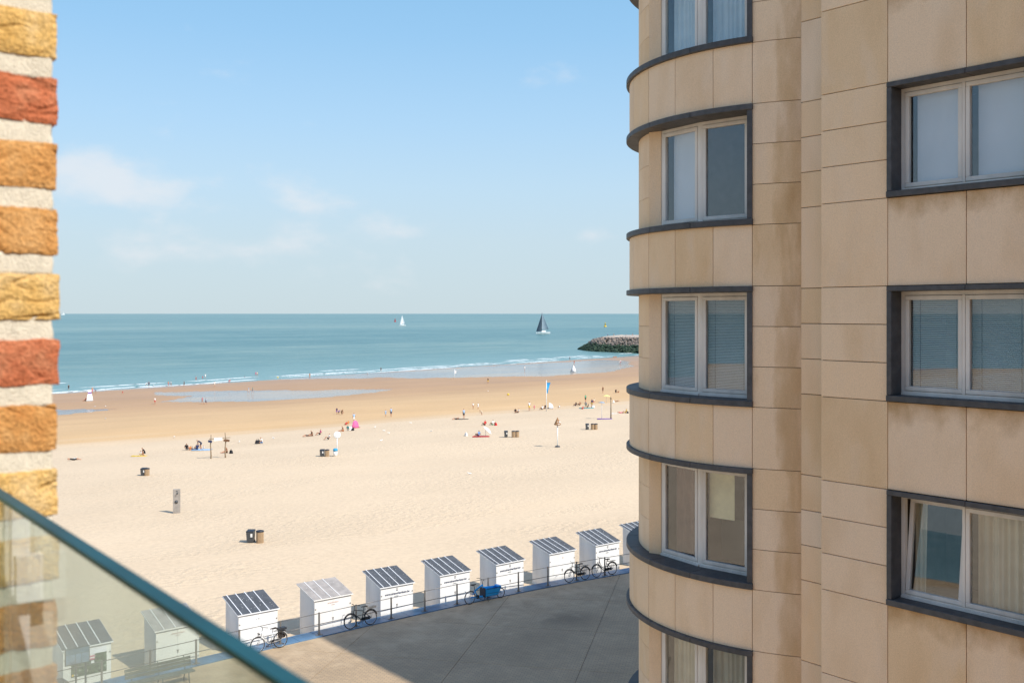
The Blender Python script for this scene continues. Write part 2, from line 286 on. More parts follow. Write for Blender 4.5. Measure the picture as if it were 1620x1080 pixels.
def promenade_material():
    m, N, L = new_mat('paving')
    b = N('ShaderNodeBsdfPrincipled'); b.inputs['Roughness'].default_value = .8; b.inputs['Specular IOR Level'].default_value = .3
    g = N('ShaderNodeNewGeometry'); mp = N('ShaderNodeMapping'); mp.inputs['Rotation'].default_value = (0, 0, -math.radians(129))
    L(g.outputs['Position'], mp.inputs[0])
    br = N('ShaderNodeTexBrick'); br.inputs['Scale'].default_value = 1.0
    br.inputs['Brick Width'].default_value = .26; br.inputs['Row Height'].default_value = .13; br.inputs['Mortar Size'].default_value = .008
    br.inputs['Color1'].default_value = (.47, .335, .20, 1); br.inputs['Color2'].default_value = (.41, .295, .18, 1); br.inputs['Mortar'].default_value = (.22, .18, .14, 1)
    L(mp.outputs[0], br.inputs['Vector'])
    n = N('ShaderNodeTexNoise'); n.inputs['Scale'].default_value = .25; n.inputs['Detail'].default_value = 6; L(g.outputs['Position'], n.inputs['Vector'])
    r = N('ShaderNodeMapRange'); r.inputs['From Min'].default_value = .3; r.inputs['From Max'].default_value = .7; r.inputs['To Min'].default_value = .84; r.inputs['To Max'].default_value = 1.14; L(n.outputs['Fac'], r.inputs['Value'])
    sc = N('ShaderNodeVectorMath'); sc.operation = 'SCALE'; L(br.outputs['Color'], sc.inputs[0]); L(r.outputs[0], sc.inputs['Scale'])
    # one soft dark oval in the paving colour
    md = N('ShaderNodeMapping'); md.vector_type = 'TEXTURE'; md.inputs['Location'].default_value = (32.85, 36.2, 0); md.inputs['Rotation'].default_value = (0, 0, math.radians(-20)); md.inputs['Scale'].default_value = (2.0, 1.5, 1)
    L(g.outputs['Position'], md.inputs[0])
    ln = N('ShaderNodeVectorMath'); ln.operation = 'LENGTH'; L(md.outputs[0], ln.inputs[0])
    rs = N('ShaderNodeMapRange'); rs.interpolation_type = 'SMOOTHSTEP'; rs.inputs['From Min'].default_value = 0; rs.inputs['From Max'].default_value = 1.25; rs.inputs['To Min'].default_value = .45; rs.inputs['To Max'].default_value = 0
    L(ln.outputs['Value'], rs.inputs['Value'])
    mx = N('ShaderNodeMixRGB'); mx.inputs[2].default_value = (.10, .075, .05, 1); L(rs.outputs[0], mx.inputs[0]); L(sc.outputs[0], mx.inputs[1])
    sy = N('ShaderNodeSeparateXYZ'); L(g.outputs['Position'], sy.inputs[0])
    dn = N('ShaderNodeTexNoise'); dn.inputs['Scale'].default_value = .9; dn.inputs['Detail'].default_value = 7; dn.inputs['Roughness'].default_value = .65; L(g.outputs['Position'], dn.inputs['Vector'])
    dy_ = N('ShaderNodeMapRange'); dy_.inputs['From Min'].default_value = 33; dy_.inputs['From Max'].default_value = 41.2; dy_.inputs['To Min'].default_value = -.28; dy_.inputs['To Max'].default_value = .10; L(sy.outputs['Y'], dy_.inputs['Value'])
    da = N('ShaderNodeMath'); da.operation = 'ADD'; L(dn.outputs['Fac'], da.inputs[0]); L(dy_.outputs[0], da.inputs[1])
    dr = N('ShaderNodeMapRange'); dr.inputs['From Min'].default_value = .42; dr.inputs['From Max'].default_value = .75; dr.inputs['To Max'].default_value = .95; L(da.outputs[0], dr.inputs['Value'])
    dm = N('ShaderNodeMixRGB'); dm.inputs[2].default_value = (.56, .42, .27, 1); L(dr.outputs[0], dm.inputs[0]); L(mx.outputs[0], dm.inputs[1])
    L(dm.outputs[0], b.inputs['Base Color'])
    bp = N('ShaderNodeBump'); bp.inputs['Strength'].default_value = .5; bp.inputs['Distance'].default_value = .01; L(br.outputs['Fac'], bp.inputs['Height']); bp.invert = True
    L(bp.outputs[0], b.inputs['Normal'])
    out(N, L, b.outputs[0])
promenade_material()

def brick_wall_material():
    m, N, L = new_mat('brickwork')
    b = N('ShaderNodeBsdfPrincipled'); b.inputs['Roughness'].default_value = .9
    tc = N('ShaderNodeTexCoord'); mp = N('ShaderNodeMapping'); mp.inputs['Rotation'].default_value = (PI / 2, 0, 0)
    g = N('ShaderNodeNewGeometry'); sp = N('ShaderNodeSeparateXYZ'); L(g.outputs['Position'], sp.inputs[0])
    ad = N('ShaderNodeMath'); ad.operation = 'ADD'; L(sp.outputs[0], ad.inputs[0]); L(sp.outputs[1], ad.inputs[1])
    cb = N('ShaderNodeCombineXYZ'); L(ad.outputs[0], cb.inputs[0]); L(sp.outputs[2], cb.inputs[1])
    br = N('ShaderNodeTexBrick'); br.inputs['Scale'].default_value = 1; br.inputs['Brick Width'].default_value = .22; br.inputs['Row Height'].default_value = .0743; br.inputs['Mortar Size'].default_value = .008
    br.inputs['Color1'].default_value = (.5, .26, .08, 1); br.inputs['Color2'].default_value = (.42, .13, .06, 1); br.inputs['Mortar'].default_value = (.5, .45, .36, 1)
    L(cb.outputs[0], br.inputs['Vector']); L(br.outputs['Color'], b.inputs['Base Color'])
    out(N, L, b.outputs[0])
brick_wall_material()

M('bluestone', (.062, .060, .060), .55, .25, 9, .15, 60, objrand=.12)
M('coping_stone', (.085, .165, .265), .45, .28, 1.4, .25, 30, objrand=.16)
M('frame_white', (.68, .63, .56), .4, .10, 5, stretch=(1, 1, .3))
M('room_reflection', (.09, .05, .035), .9)
M('joint_dark', (.10, .085, .065), .9)
M('room_wall', (.20, .18, .15), .9)
M('blind_pale', (.78, .77, .82), .7, .04, 2)
M('blind_slat', (.72, .72, .69), .55, .05, 2)
M('curtain', (.60, .53, .39), .9, .12, 3)
M('curtain_blue', (.70, .76, .78), .9, .08, 3)
M('mortar', (.70, .63, .50), .95, .10, 150, .5, 420)
M('glass_edge', (.010, .075, .098), .5, .25, 9, spec=.2)
M('hut_white', (.80, .785, .76), .55, .09, 2.0, .1, 30, stretch=(1, 1, .2))
M('hut_cream', (.80, .77, .73), .55, .05, 1.5, .1, 30, stretch=(1, 1, .2))
M('strip_white', (.80, .80, .80), .5, .06, 4)
M('lettering', (.06, .075, .12), .6)
M('lettering_pale', (.62, .50, .46), .6)
M('lettering_grey', (.35, .35, .36), .6)
M('steel_rail', (.20, .185, .17), .45, .15, 5, metal=.3)
M('steel', (.42, .39, .36), .42, .15, 3, metal=.55)
M('rubber', (.018, .018, .020), .7)
M('black_plastic', (.03, .033, .04), .45)
M('dark_grey', (.06, .065, .07), .5)
M('chrome', (.55, .55, .55), .3, metal=.8)
M('bike_silver', (.55, .55, .54), .35, metal=.3)
M('bike_black', (.025, .025, .028), .35)
M('bike_bronze', (.10, .075, .06), .4)
M('cargo_blue', (.016, .36, .80), .35, .06, 2)
M('cargo_dark', (.01, .02, .04), .6)
M('leather', (.03, .022, .018), .6)
M('slat_wood', (.42, .29, .17), .8, .3, 4, .3, 40, stretch=(6, 6, .6), objrand=.2)
M('bin_white', (.75, .74, .70), .6)
M('bin_blue', (.03, .30, .52), .5)
M('sign_board', (.10, .17, .24), .3, .3, 2)
M('sign_frame', (.06, .075, .08), .5)
M('bench_wood', (.13, .14, .12), .7, .2, 3)
M('rock_pale', (.24, .19, .155), .9, .35, .6, objrand=.2)
M('rock_weed', (.035, .06, .035), .85, .5, .5)
M('jetty_top', (.50, .42, .34), .9, .12, .3)
M('sail_dark', (.035, .06, .085), .7, .15, .4)
M('sail_grey', (.27, .34, .39), .7, .12, .3)
M('sail_white', (.80, .80, .80), .7)
M('hull_white', (.82, .82, .80), .3)
def foam_material():
    m, N, L = new_mat('foam')
    d = N('ShaderNodeBsdfDiffuse'); d.inputs[0].default_value = (.70, .73, .73, 1); t = N('ShaderNodeBsdfTransparent')
    g = N('ShaderNodeNewGeometry'); mp = N('ShaderNodeMapping'); mp.inputs['Scale'].default_value = (.35, .9, .5); L(g.outputs['Position'], mp.inputs[0])
    n = N('ShaderNodeTexNoise'); n.inputs['Scale'].default_value = 1; n.inputs['Detail'].default_value = 6; n.inputs['Roughness'].default_value = .7; L(mp.outputs[0], n.inputs['Vector'])
    r = N('ShaderNodeMapRange'); r.inputs['From Min'].default_value = .33; r.inputs['From Max'].default_value = .50; L(n.outputs['Fac'], r.inputs['Value'])
    x = N('ShaderNodeMixShader'); L(r.outputs[0], x.inputs[0]); L(t.outputs[0], x.inputs[1]); L(d.outputs[0], x.inputs[2]); out(N, L, x.outputs[0])
foam_material()
M('concrete', (.42, .39, .35), .85, .15, 1.2)
M('slab_white', (.62, .61, .58), .7)
M('pole_white', (.78, .78, .76), .5)
M('pole_wood', (.26, .19, .12), .8)
M('brown_swirl', (.30, .16, .07), .7)
M('tent_white', (.80, .80, .79), .7)
M('tent_pink', (.72, .13, .30), .7)
M('tent_dark', (.16, .05, .06), .8)
M('flag_blue', (.03, .30, .62), .7)
M('gull_white', (.75, .75, .73), .8)
COLS = dict(black=(.015, .015, .018), navy=(.025, .035, .09), white=(.75, .74, .72), red=(.55, .03, .03), pink=(.62, .14, .25), blue=(.12, .30, .58),
            pale_blue=(.32, .48, .66), yellow=(.75, .50, .05), teal=(.06, .28, .28), green=(.08, .38, .22), grey=(.25, .25, .26), orange=(.68, .24, .06),
            brown=(.16, .08, .04), cream=(.65, .56, .42), purple=(.22, .10, .38), skin=(.46, .25, .16), tan=(.32, .16, .09), blond=(.45, .30, .12), dark=(.03, .022, .018), ochre=(.45, .28, .06))
def CM(c): return M('cloth_' + c, COLS[c], .85, .10, 8)

# ------------------------------------------------------------------ builders
class MB:
    """collects simple solids and builds them as ONE mesh object"""
    def __init__(self, f=None): self.v = []; self.f = []; self.m = []; self.fn = f; self.mi = 0; self.smooth = []
    def add(self, vs, fs, smooth=False):
        b = len(self.v)
        self.v += [tuple(self.fn(*p)) if self.fn else tuple(p) for p in vs]
        for q in fs: self.f.append([b + i for i in q]); self.m.append(self.mi); self.smooth.append(smooth)
    def box(self, x0, x1, y0, y1, z0, z1):
        if x0 > x1: x0, x1 = x1, x0
        if y0 > y1: y0, y1 = y1, y0
        if z0 > z1: z0, z1 = z1, z0
        self.add([(x0, y0, z0), (x1, y0, z0), (x1, y1, z0), (x0, y1, z0), (x0, y0, z1), (x1, y0, z1), (x1, y1, z1), (x0, y1, z1)],
                 [(0, 3, 2, 1), (4, 5, 6, 7), (0, 1, 5, 4), (1, 2, 6, 5), (2, 3, 7, 6), (3, 0, 4, 7)])
    def hexa(self, a): self.add(a, [(0, 3, 2, 1), (4, 5, 6, 7), (0, 1, 5, 4), (1, 2, 6, 5), (2, 3, 7, 6), (3, 0, 4, 7)])
    def prism(self, poly, z0, z1):
        n = len(poly)
        self.add([(x, y, z0) for x, y in poly] + [(x, y, z1) for x, y in poly],
                 [tuple(range(n - 1, -1, -1)), tuple(range(n, 2 * n))] + [(i, (i + 1) % n, n + (i + 1) % n, n + i) for i in range(n)])
    def tube(self, pts, r, n=8, r1=None, cap=True):
        pts = [Vector(p) for p in pts]; k = len(pts); vs = []; up = None
        for i, p in enumerate(pts):
            d = (pts[min(i + 1, k - 1)] - pts[max(i - 1, 0)]).normalized()
            if up is None or abs(d.dot(up)) > .98: up = Vector((0, 0, 1)) if abs(d.z) < .9 else Vector((1, 0, 0))
            a = d.cross(up).normalized(); b = a.cross(d)
            rr = r if r1 is None else r + (r1 - r) * i / (k - 1)
            for j in range(n):
                t = 2 * PI * j / n; vs.append(p + a * math.cos(t) * rr + b * math.sin(t) * rr)
        fs = [(i * n + j, (i + 1) * n + j, (i + 1) * n + (j + 1) % n, i * n + (j + 1) % n) for i in range(k - 1) for j in range(n)]
        if cap: fs += [tuple(range(n)), tuple((k - 1) * n + j for j in range(n - 1, -1, -1))]
        self.add(vs, fs, True)
    def ring(self, c, R, r, n=28, m=6, axis='y', a0=0, a1=2 * PI):
        full = abs(a1 - a0 - 2 * PI) < 1e-6; k = n if full else n + 1; vs = []
        for i in range(k):
            t = a0 + (a1 - a0) * i / n
            for j in range(m):
                s = 2 * PI * j / m; q = R + r * math.cos(s); h = r * math.sin(s)
                p = (q * math.cos(t), h, q * math.sin(t)) if axis == 'y' else (q * math.cos(t), q * math.sin(t), h)
                vs.append((c[0] + p[0], c[1] + p[1], c[2] + p[2]))
        fs = [(i * m + j, i * m + (j + 1) % m, ((i + 1) % k) * m + (j + 1) % m, ((i + 1) % k) * m + j) for i in range(n) for j in range(m)]
        self.add(vs, fs, True)
    def lathe(self, prof, n=16, c=(0, 0, 0), smooth=True):
        vs = []; k = len(prof)
        for r, z in prof:
            for j in range(n):
                t = 2 * PI * j / n; vs.append((c[0] + r * math.cos(t), c[1] + r * math.sin(t), c[2] + z))
        fs = [(i * n + j, i * n + (j + 1) % n, (i + 1) * n + (j + 1) % n, (i + 1) * n + j) for i in range(k - 1) for j in range(n)]
        fs += [tuple(range(n - 1, -1, -1)), tuple((k - 1) * n + j for j in range(n))]
        self.add(vs, fs, smooth)
    def build(self, name, mats, parent=None, loc=None, rz=0):
        me = bpy.data.meshes.new(name); me.from_pydata(self.v, [], self.f)
        if not isinstance(mats, (list, tuple)): mats = [mats]
        for q in mats: me.materials.append(MATS[q] if isinstance(q, str) else q)
        me.polygons.foreach_set('material_index', self.m)
        me.polygons.foreach_set('use_smooth', self.smooth)
        me.validate(); me.update()
        return link(name, me, parent, loc, rz)
def link(name, me, parent=None, loc=None, rz=0):
    o = bpy.data.objects.new(name, me); COL.objects.link(o)
    if parent: o.parent = parent
    if loc: o.location = loc
    if rz: o.rotation_euler = (0, 0, rz)
    return o
def tag(o, label=None, cat=None, group=None, kind=None):
    if label: o['label'] = label
    if cat: o['category'] = cat
    if group: o['group'] = group
    if kind: o['kind'] = kind
    return o
def empty(name, loc=(0, 0, 0), rz=0, label=None, cat=None, group=None):
    o = bpy.data.objects.new(name, None); COL.objects.link(o); o.location = loc; o.rotation_euler = (0, 0, rz); o.empty_display_size = .3
    return tag(o, label, cat, group)
def bevel(o, wd, seg=2):
    m = o.modifiers.new('bevel', 'BEVEL'); m.width = wd; m.segments = seg; m.limit_method = 'ANGLE'
    return o
def text_mesh(name, s, size, mat, parent, mw, shear=0.0):
    cu = bpy.data.curves.new(name, 'FONT'); cu.body = s; cu.size = size; cu.shear = shear; cu.align_x = 'CENTER'; cu.align_y = 'CENTER'; cu.extrude = .002; cu.offset = .006
    cu.resolution_u = 2
    t = bpy.data.objects.new(name, cu); COL.objects.link(t)
    dg = bpy.context.evaluated_depsgraph_get(); me = bpy.data.meshes.new_from_object(t.evaluated_get(dg))
    bpy.data.objects.remove(t); bpy.data.curves.remove(cu)
    me.materials.clear(); me.materials.append(MATS[mat])
    o = link(name, me, parent); o.matrix_local = mw
    return o

# ------------------------------------------------------------------ ground form
SEA_Z = -7.6
POOL_Z = -6.60
def shore(X): return 280 + .248 * max(-300, min(X, 700))
PA = [(90, 244), (97, 236), (106, 231), (116, 229), (131, 231), (146, 237), (158, 244), (147, 250), (130, 260), (112, 268), (100, 276), (96, 266), (102, 256)]
PB = [(150, 303), (178, 288), (205, 270), (226, 261), (262, 266), (296, 288), (330, 325), (330, 338), (296, 333), (250, 326), (206, 314), (165, 309)]
PC = [(52, 233), (56, 226), (66, 225), (74, 229), (70, 236), (60, 240)]
def inside(p, poly):
    x, y = p; r = False; n = len(poly)
    for i in range(n):
        x0, y0 = poly[i]; x1, y1 = poly[(i + 1) % n]
        if (y0 > y) != (y1 > y) and x < (x1 - x0) * (y - y0) / (y1 - y0) + x0: r = not r
    return r
def lerp_tab(t, x):
    if x <= t[0][0]: return t[0][1]
    for (a, b), (c, d) in zip(t, t[1:]):
        if x <= c: return b + (d - b) * (x - a) / (c - a)
    return t[-1][1]
def prof(X, Y):
    s = shore(X)
    return lerp_tab([(41, -.45), (46, -.5), (110, -2.2), (150, -3.9), (222, -6.42), (max(285, s - 22), -6.52), (s - 8 if s > 294 else 288, -7.2), (max(s, 296), -7.6), (s + 80, -9.6)], Y)
def ground(px, py):
    """where the sight line through this spot of the photograph meets the beach: the thing is then built there on the sand"""
    u = (px - 810) / FPX; dx = math.sin(YAW) + math.cos(YAW) * u; dy = math.cos(YAW) - math.sin(YAW) * u; dz = -(py - 496) / FPX
    lo, hi = 40.0, 900.0
    for _ in range(50):
        d = (lo + hi) / 2; X, Y, Z = dx * d, dy * d, 14.5 + dz * d
        g = prof(X, Y) if Y > 41.9 else 0.0
        if Y > 41.9: g = max(g, SEA_Z - .25)
        if Z > g: lo = d
        else: hi = d
    return Vector((X, Y, max(prof(X, Y), SEA_Z - .25)))

# ------------------------------------------------------------------ beach
ys = []; y = 41.9
while y < 520:
    ys.append(y); y += .6 if y < 80 else (1.2 if y < 200 else 1.8)
xs = []; x = -330.0
while x < 760:
    xs.append(x); x += 1.2 if -10 < x < 120 else (2.0 if -10 <= x < 360 else 12)
vv = []; damp = []
for Y in ys:
    for X in xs:
        z = prof(X, Y)
        n1 = noise.noise((X * .03, Y * .05, 1.3)); n2 = noise.noise((X * .35, Y * .35, 4.4))
        z += .10 * n1 + (.025 * n2 if Y < 160 else .008 * n2)
        edge = 3 * noise.noise((X * .08, Y * .08, 9))
        pool = inside((X + edge * 1.6, Y + edge * .8), PA) or inside((X + edge * 2, Y + edge), PB) or inside((X + edge, Y + edge), PC)
        if pool: z = POOL_Z - .12
        elif 215 < Y < shore(X) - 14: z = max(z, POOL_Z + .03)
        vv.append((X, Y, z))
        k = Y + 6 * noise.noise((X * .02, Y * .04, 7)) - .05 * max(0, X - 100)
        d = lerp_tab([(120, .0), (143, .10), (153, .30), (172, .44), (186, .47), (200, .52), (218, .64), (232, .74), (262, .80), (300, .86), (330, .90)], k)
        d = max(d, lerp_tab([(-26, 0), (-18, .80), (-8, 1.05), (0, 1.1)], Y - shore(X) + 3 * noise.noise((X * .05, Y * .1, 3))))
        damp.append(max(d, .95) if pool else d)
nx = len(xs); ff = [(j * nx + i, j * nx + i + 1, (j + 1) * nx + i + 1, (j + 1) * nx + i) for j in range(len(ys) - 1) for i in range(nx - 1)]
me = bpy.data.meshes.new('beach'); me.from_pydata(vv, [], ff); me.materials.append(MATS['sand'])
me.polygons.foreach_set('use_smooth', [True] * len(ff))
a = me.attributes.new('damp', 'FLOAT', 'POINT'); a.data.foreach_set('value', damp)
beach = tag(link('beach', me), kind='structure')

def sheet(name, poly, z, mat, grow=1.06, kind='structure'):
    cx = sum(p[0] for p in poly) / len(poly); cy = sum(p[1] for p in poly) / len(poly)
    mb = MB(); pts = [(cx + (px - cx) * grow, cy + (py - cy) * grow, z) for px, py in poly]
    mb.add(pts, [tuple(range(len(pts)))]); return tag(mb.build(name, mat), kind=kind)
sheet('tidal_pool', PA, POOL_Z, 'pool_water', 1.14)
sheet('tidal_pool', PB, POOL_Z, 'pool_water', 1.04)
sheet('tidal_pool', PC, POOL_Z, 'pool_water', 1.2)

# sea, from under the beach to beyond the horizon
sv = []; shal = []; rows = [-30, -12, -4, 0, 6, 14, 26, 45, 80, 140, 260, 500, 1000, 2500, 7000, 20000, 60000, 150000]
cols = [-100000, -30000, -9000, -3000, -1200] + list(range(-600, 801, 50)) + [1200, 3000, 9000, 30000, 100000]
for r in rows:
    for X in cols:
        sv.append((X, shore(X) + r, SEA_Z)); shal.append(max(0, min(1, 1.05 - r / 110)) if r < 120 else 0)
nc = len(cols); sf = [(j * nc + i, j * nc + i + 1, (j + 1) * nc + i + 1, (j + 1) * nc + i) for j in range(len(rows) - 1) for i in range(nc - 1)]
me = bpy.data.meshes.new('sea'); me.from_pydata(sv, [], sf); me.materials.append(MATS['sea_water'])
a = me.attributes.new('shallow', 'FLOAT', 'POINT'); a.data.foreach_set('value', shal)
tag(link('sea', me), kind='structure')

# breaking waves along the shore: low rounded ridges of foam
mb = MB(); rnd = random.Random(3)
def foam(x0, x1, off, wd, h=.25):
    n = max(6, int((x1 - x0) / 1.5)); vs = []
    ph = rnd.random() * 50
    for i in range(n + 1):
        t = i / n; X = x0 + (x1 - x0) * t
        Y = shore(X) + off + 2.2 * noise.noise((X * .06, off, ph)) + .8 * noise.noise((X * .3, ph, 2))
        e_ = min(1, 5 * t, 5 * (1 - t)); ww = wd * e_ * (.55 + .9 * abs(noise.noise((X * .22, ph, off)))); hh = h * e_
        vs += [(X, Y - ww * .5, SEA_Z + .012), (X, Y - ww * .3, SEA_Z + hh), (X, Y + ww * .2, SEA_Z + hh * .8), (X, Y + ww * .6, SEA_Z + .012)]
    mb.add(vs, [(4 * i + j, 4 * i + 4 + j, 4 * i + 5 + j, 4 * i + 1 + j) for i in range(n) for j in range(3)], True)
for off, wd, cover, seglen in ((0, 1.0, .85, 44), (6, 1.4, .72, 40), (14, 1.7, .62, 40), (23, 1.6, .34, 26), (40, 1.5, .06, 10)):
    X = -60
    while X < 420:
        ln = seglen * (.5 + rnd.random())
        if rnd.random() < cover: foam(X, X + ln, off + rnd.uniform(-2, 2), wd * rnd.uniform(.6, 1.2), .14)
        X += ln * (.75 + .5 * rnd.random())
tag(mb.build('surf_foam', 'foam'), 'white foam of small waves breaking along the waterline', 'foam', kind='stuff')

# ------------------------------------------------------------------ promenade
def edge_y(X):
    X = max(-5, min(X, 75)); k = .0018 if X < 29 else .0052
    return 41.25 - k * (X - 29) ** 2
mb = MB(); mb.prism([(-120, -60), (160, -60), (160, 41.2), (-120, 41.2)], -.6, -.02)
prom = tag(mb.build('promenade', 'joint_dark'), kind='structure')
ang = math.radians(39); ca, sa = math.cos(ang), math.sin(ang); SZ = 5.15
# joints run through (40.52, 40.41); fields are 5.15 m squares turned 39 degrees against the sea wall
def clip(poly, Ymax):
    r = []
    for i in range(len(poly)):
        p, q = poly[i], poly[(i + 1) % len(poly)]
        if p[1] <= Ymax: r.append(p)
        if (p[1] <= Ymax) != (q[1] <= Ymax):
            t = (Ymax - p[1]) / (q[1] - p[1]); r.append((p[0] + (q[0] - p[0]) * t, Ymax))
    return r
for i in range(-9, 8):
    for j in range(-9, 4):
        g = .011
        sq = [(i * SZ + g, j * SZ + g), ((i + 1) * SZ - g, j * SZ + g), ((i + 1) * SZ - g, (j + 1) * SZ - g), (i * SZ + g, (j + 1) * SZ - g)]
        pl = [(40.52 + u * ca - v * sa, 40.41 + u * sa + v * ca) for u, v in sq]
        cx = sum(p[0] for p in pl) / 4; cy = sum(p[1] for p in pl) / 4
        if not (3 < cx < 58 and 16 < cy < 45): continue
        pl = clip(pl, 41.3)
        if len(pl) < 3: continue
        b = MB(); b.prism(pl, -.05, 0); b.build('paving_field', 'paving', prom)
mb = MB()
for q in ([(-120, -60), (160, -60), (160, 16.5), (-120, 16.5)], [(-120, 16.5), (4, 16.5), (4, 41.2), (-120, 41.2)], [(57, 16.5), (160, 16.5), (160, 41.2), (57, 41.2)]):
    mb.prism(q, -.05, -.004)
M('bounce_tiles', (.62, .47, .31), .8, .1, .4)  # tile tone made lighter and warmer to bounce sunlight onto the shaded facade
mb.build('paving_beyond', 'bounce_tiles', prom)

wallmb = MB()
px_ = [(-120 + 2 * i) for i in range(121)]
pl = [(X, edge_y(X) + .06) for X in px_] + [(X, edge_y(X) + .80) for X in reversed(px_)]
for i in range(len(px_) - 1):
    X0, X1 = px_[i], px_[i + 1]
    wallmb.prism([(X0, edge_y(X0) + .06), (X1, edge_y(X1) + .06), (X1, edge_y(X1) + .80), (X0, edge_y(X0) + .80)], -1.6, -.02)
wall = tag(wallmb.build('sea_wall', 'concrete'), 'low sea wall capped with blue stone slabs between promenade and beach', 'wall')
X = 6.0
while X < 58:
    X1 = X + 1.18
    b = MB(); g = .006
    b.hexa([(X + g, edge_y(X), -.02), (X1 - g, edge_y(X1), -.02), (X1 - g, edge_y(X1) + .86, -.02), (X + g, edge_y(X) + .86, -.02),
            (X + g, edge_y(X), .045), (X1 - g, edge_y(X1), .045), (X1 - g, edge_y(X1) + .86, .045), (X + g, edge_y(X) + .86, .045)])
    bevel(b.build('coping_slab', 'coping_stone', wall), .008)
    X = X1

# railing
rail = empty('railing', (0, 0, 0), 0, 'grey steel railing with two thin bars along the edge of the promenade', 'railing')
PX = []; X = 8.92
while X < 56: PX.append(X); X += 1.93
for X in PX:
    b = MB(); Y = edge_y(X) + .2
    b.box(X - .035, X + .035, Y - .022, Y + .022, .05, 1.06)
    b.box(X - .16, X + .16, Y - .06, Y + .06, .045, .065)
    b.box(X - .05, X + .05, Y - .035, Y + .035, .065, .12)
    b.build('post', 'steel_rail', rail)
for z in (1.02, .53):
    for a_, b_ in zip(PX, PX[1:]):
        b = MB(); b.tube([(a_ + .036, edge_y(a_) + .2, z), (b_ - .036, edge_y(b_) + .2, z)], .017, 8); b.build('rail', 'steel_rail', rail)

# ------------------------------------------------------------------ beach huts
def roof_mat(name, base):
    m, N, L = new_mat(name)
    b = N('ShaderNodeBsdfPrincipled'); b.inputs['Roughness'].default_value = .75
    g = N('ShaderNodeNewGeometry'); v = N('ShaderNodeTexVoronoi'); v.inputs['Scale'].default_value = 9; v.inputs['Randomness'].default_value = 1; L(g.outputs['Position'], v.inputs['Vector'])
    n = N('ShaderNodeTexNoise'); n.inputs['Scale'].default_value = 3; n.inputs['Detail'].default_value = 6; L(g.outputs['Position'], n.inputs['Vector'])
    mlt = N('ShaderNodeMath'); mlt.operation = 'MULTIPLY_ADD'; mlt.inputs[1].default_value = -.30; mlt.inputs[2].default_value = .27; L(n.outputs['Fac'], mlt.inputs[0])
    lt = N('ShaderNodeMath'); lt.operation = 'LESS_THAN'; L(v.outputs['Distance'], lt.inputs[0]); L(mlt.outputs[0], lt.inputs[1])
    r = ramp(N, [(.3, tuple(c * .8 for c in base)), (.7, tuple(c * 1.2 for c in base))]); L(n.outputs['Fac'], r.inputs[0])
    mx = N('ShaderNodeMixRGB'); mx.inputs[2].default_value = (.6, .6, .58, 1); L(lt.outputs[0], mx.inputs[0]); L(r.outputs[0], mx.inputs[1]); L(mx.outputs[0], b.inputs['Base Color'])
    out(N, L, b.outputs[0])
roof_mat('felt_dark', (.075, .082, .092)); roof_mat('felt_beige', (.34, .31, .285))
HB = -.5; HY = 42.2
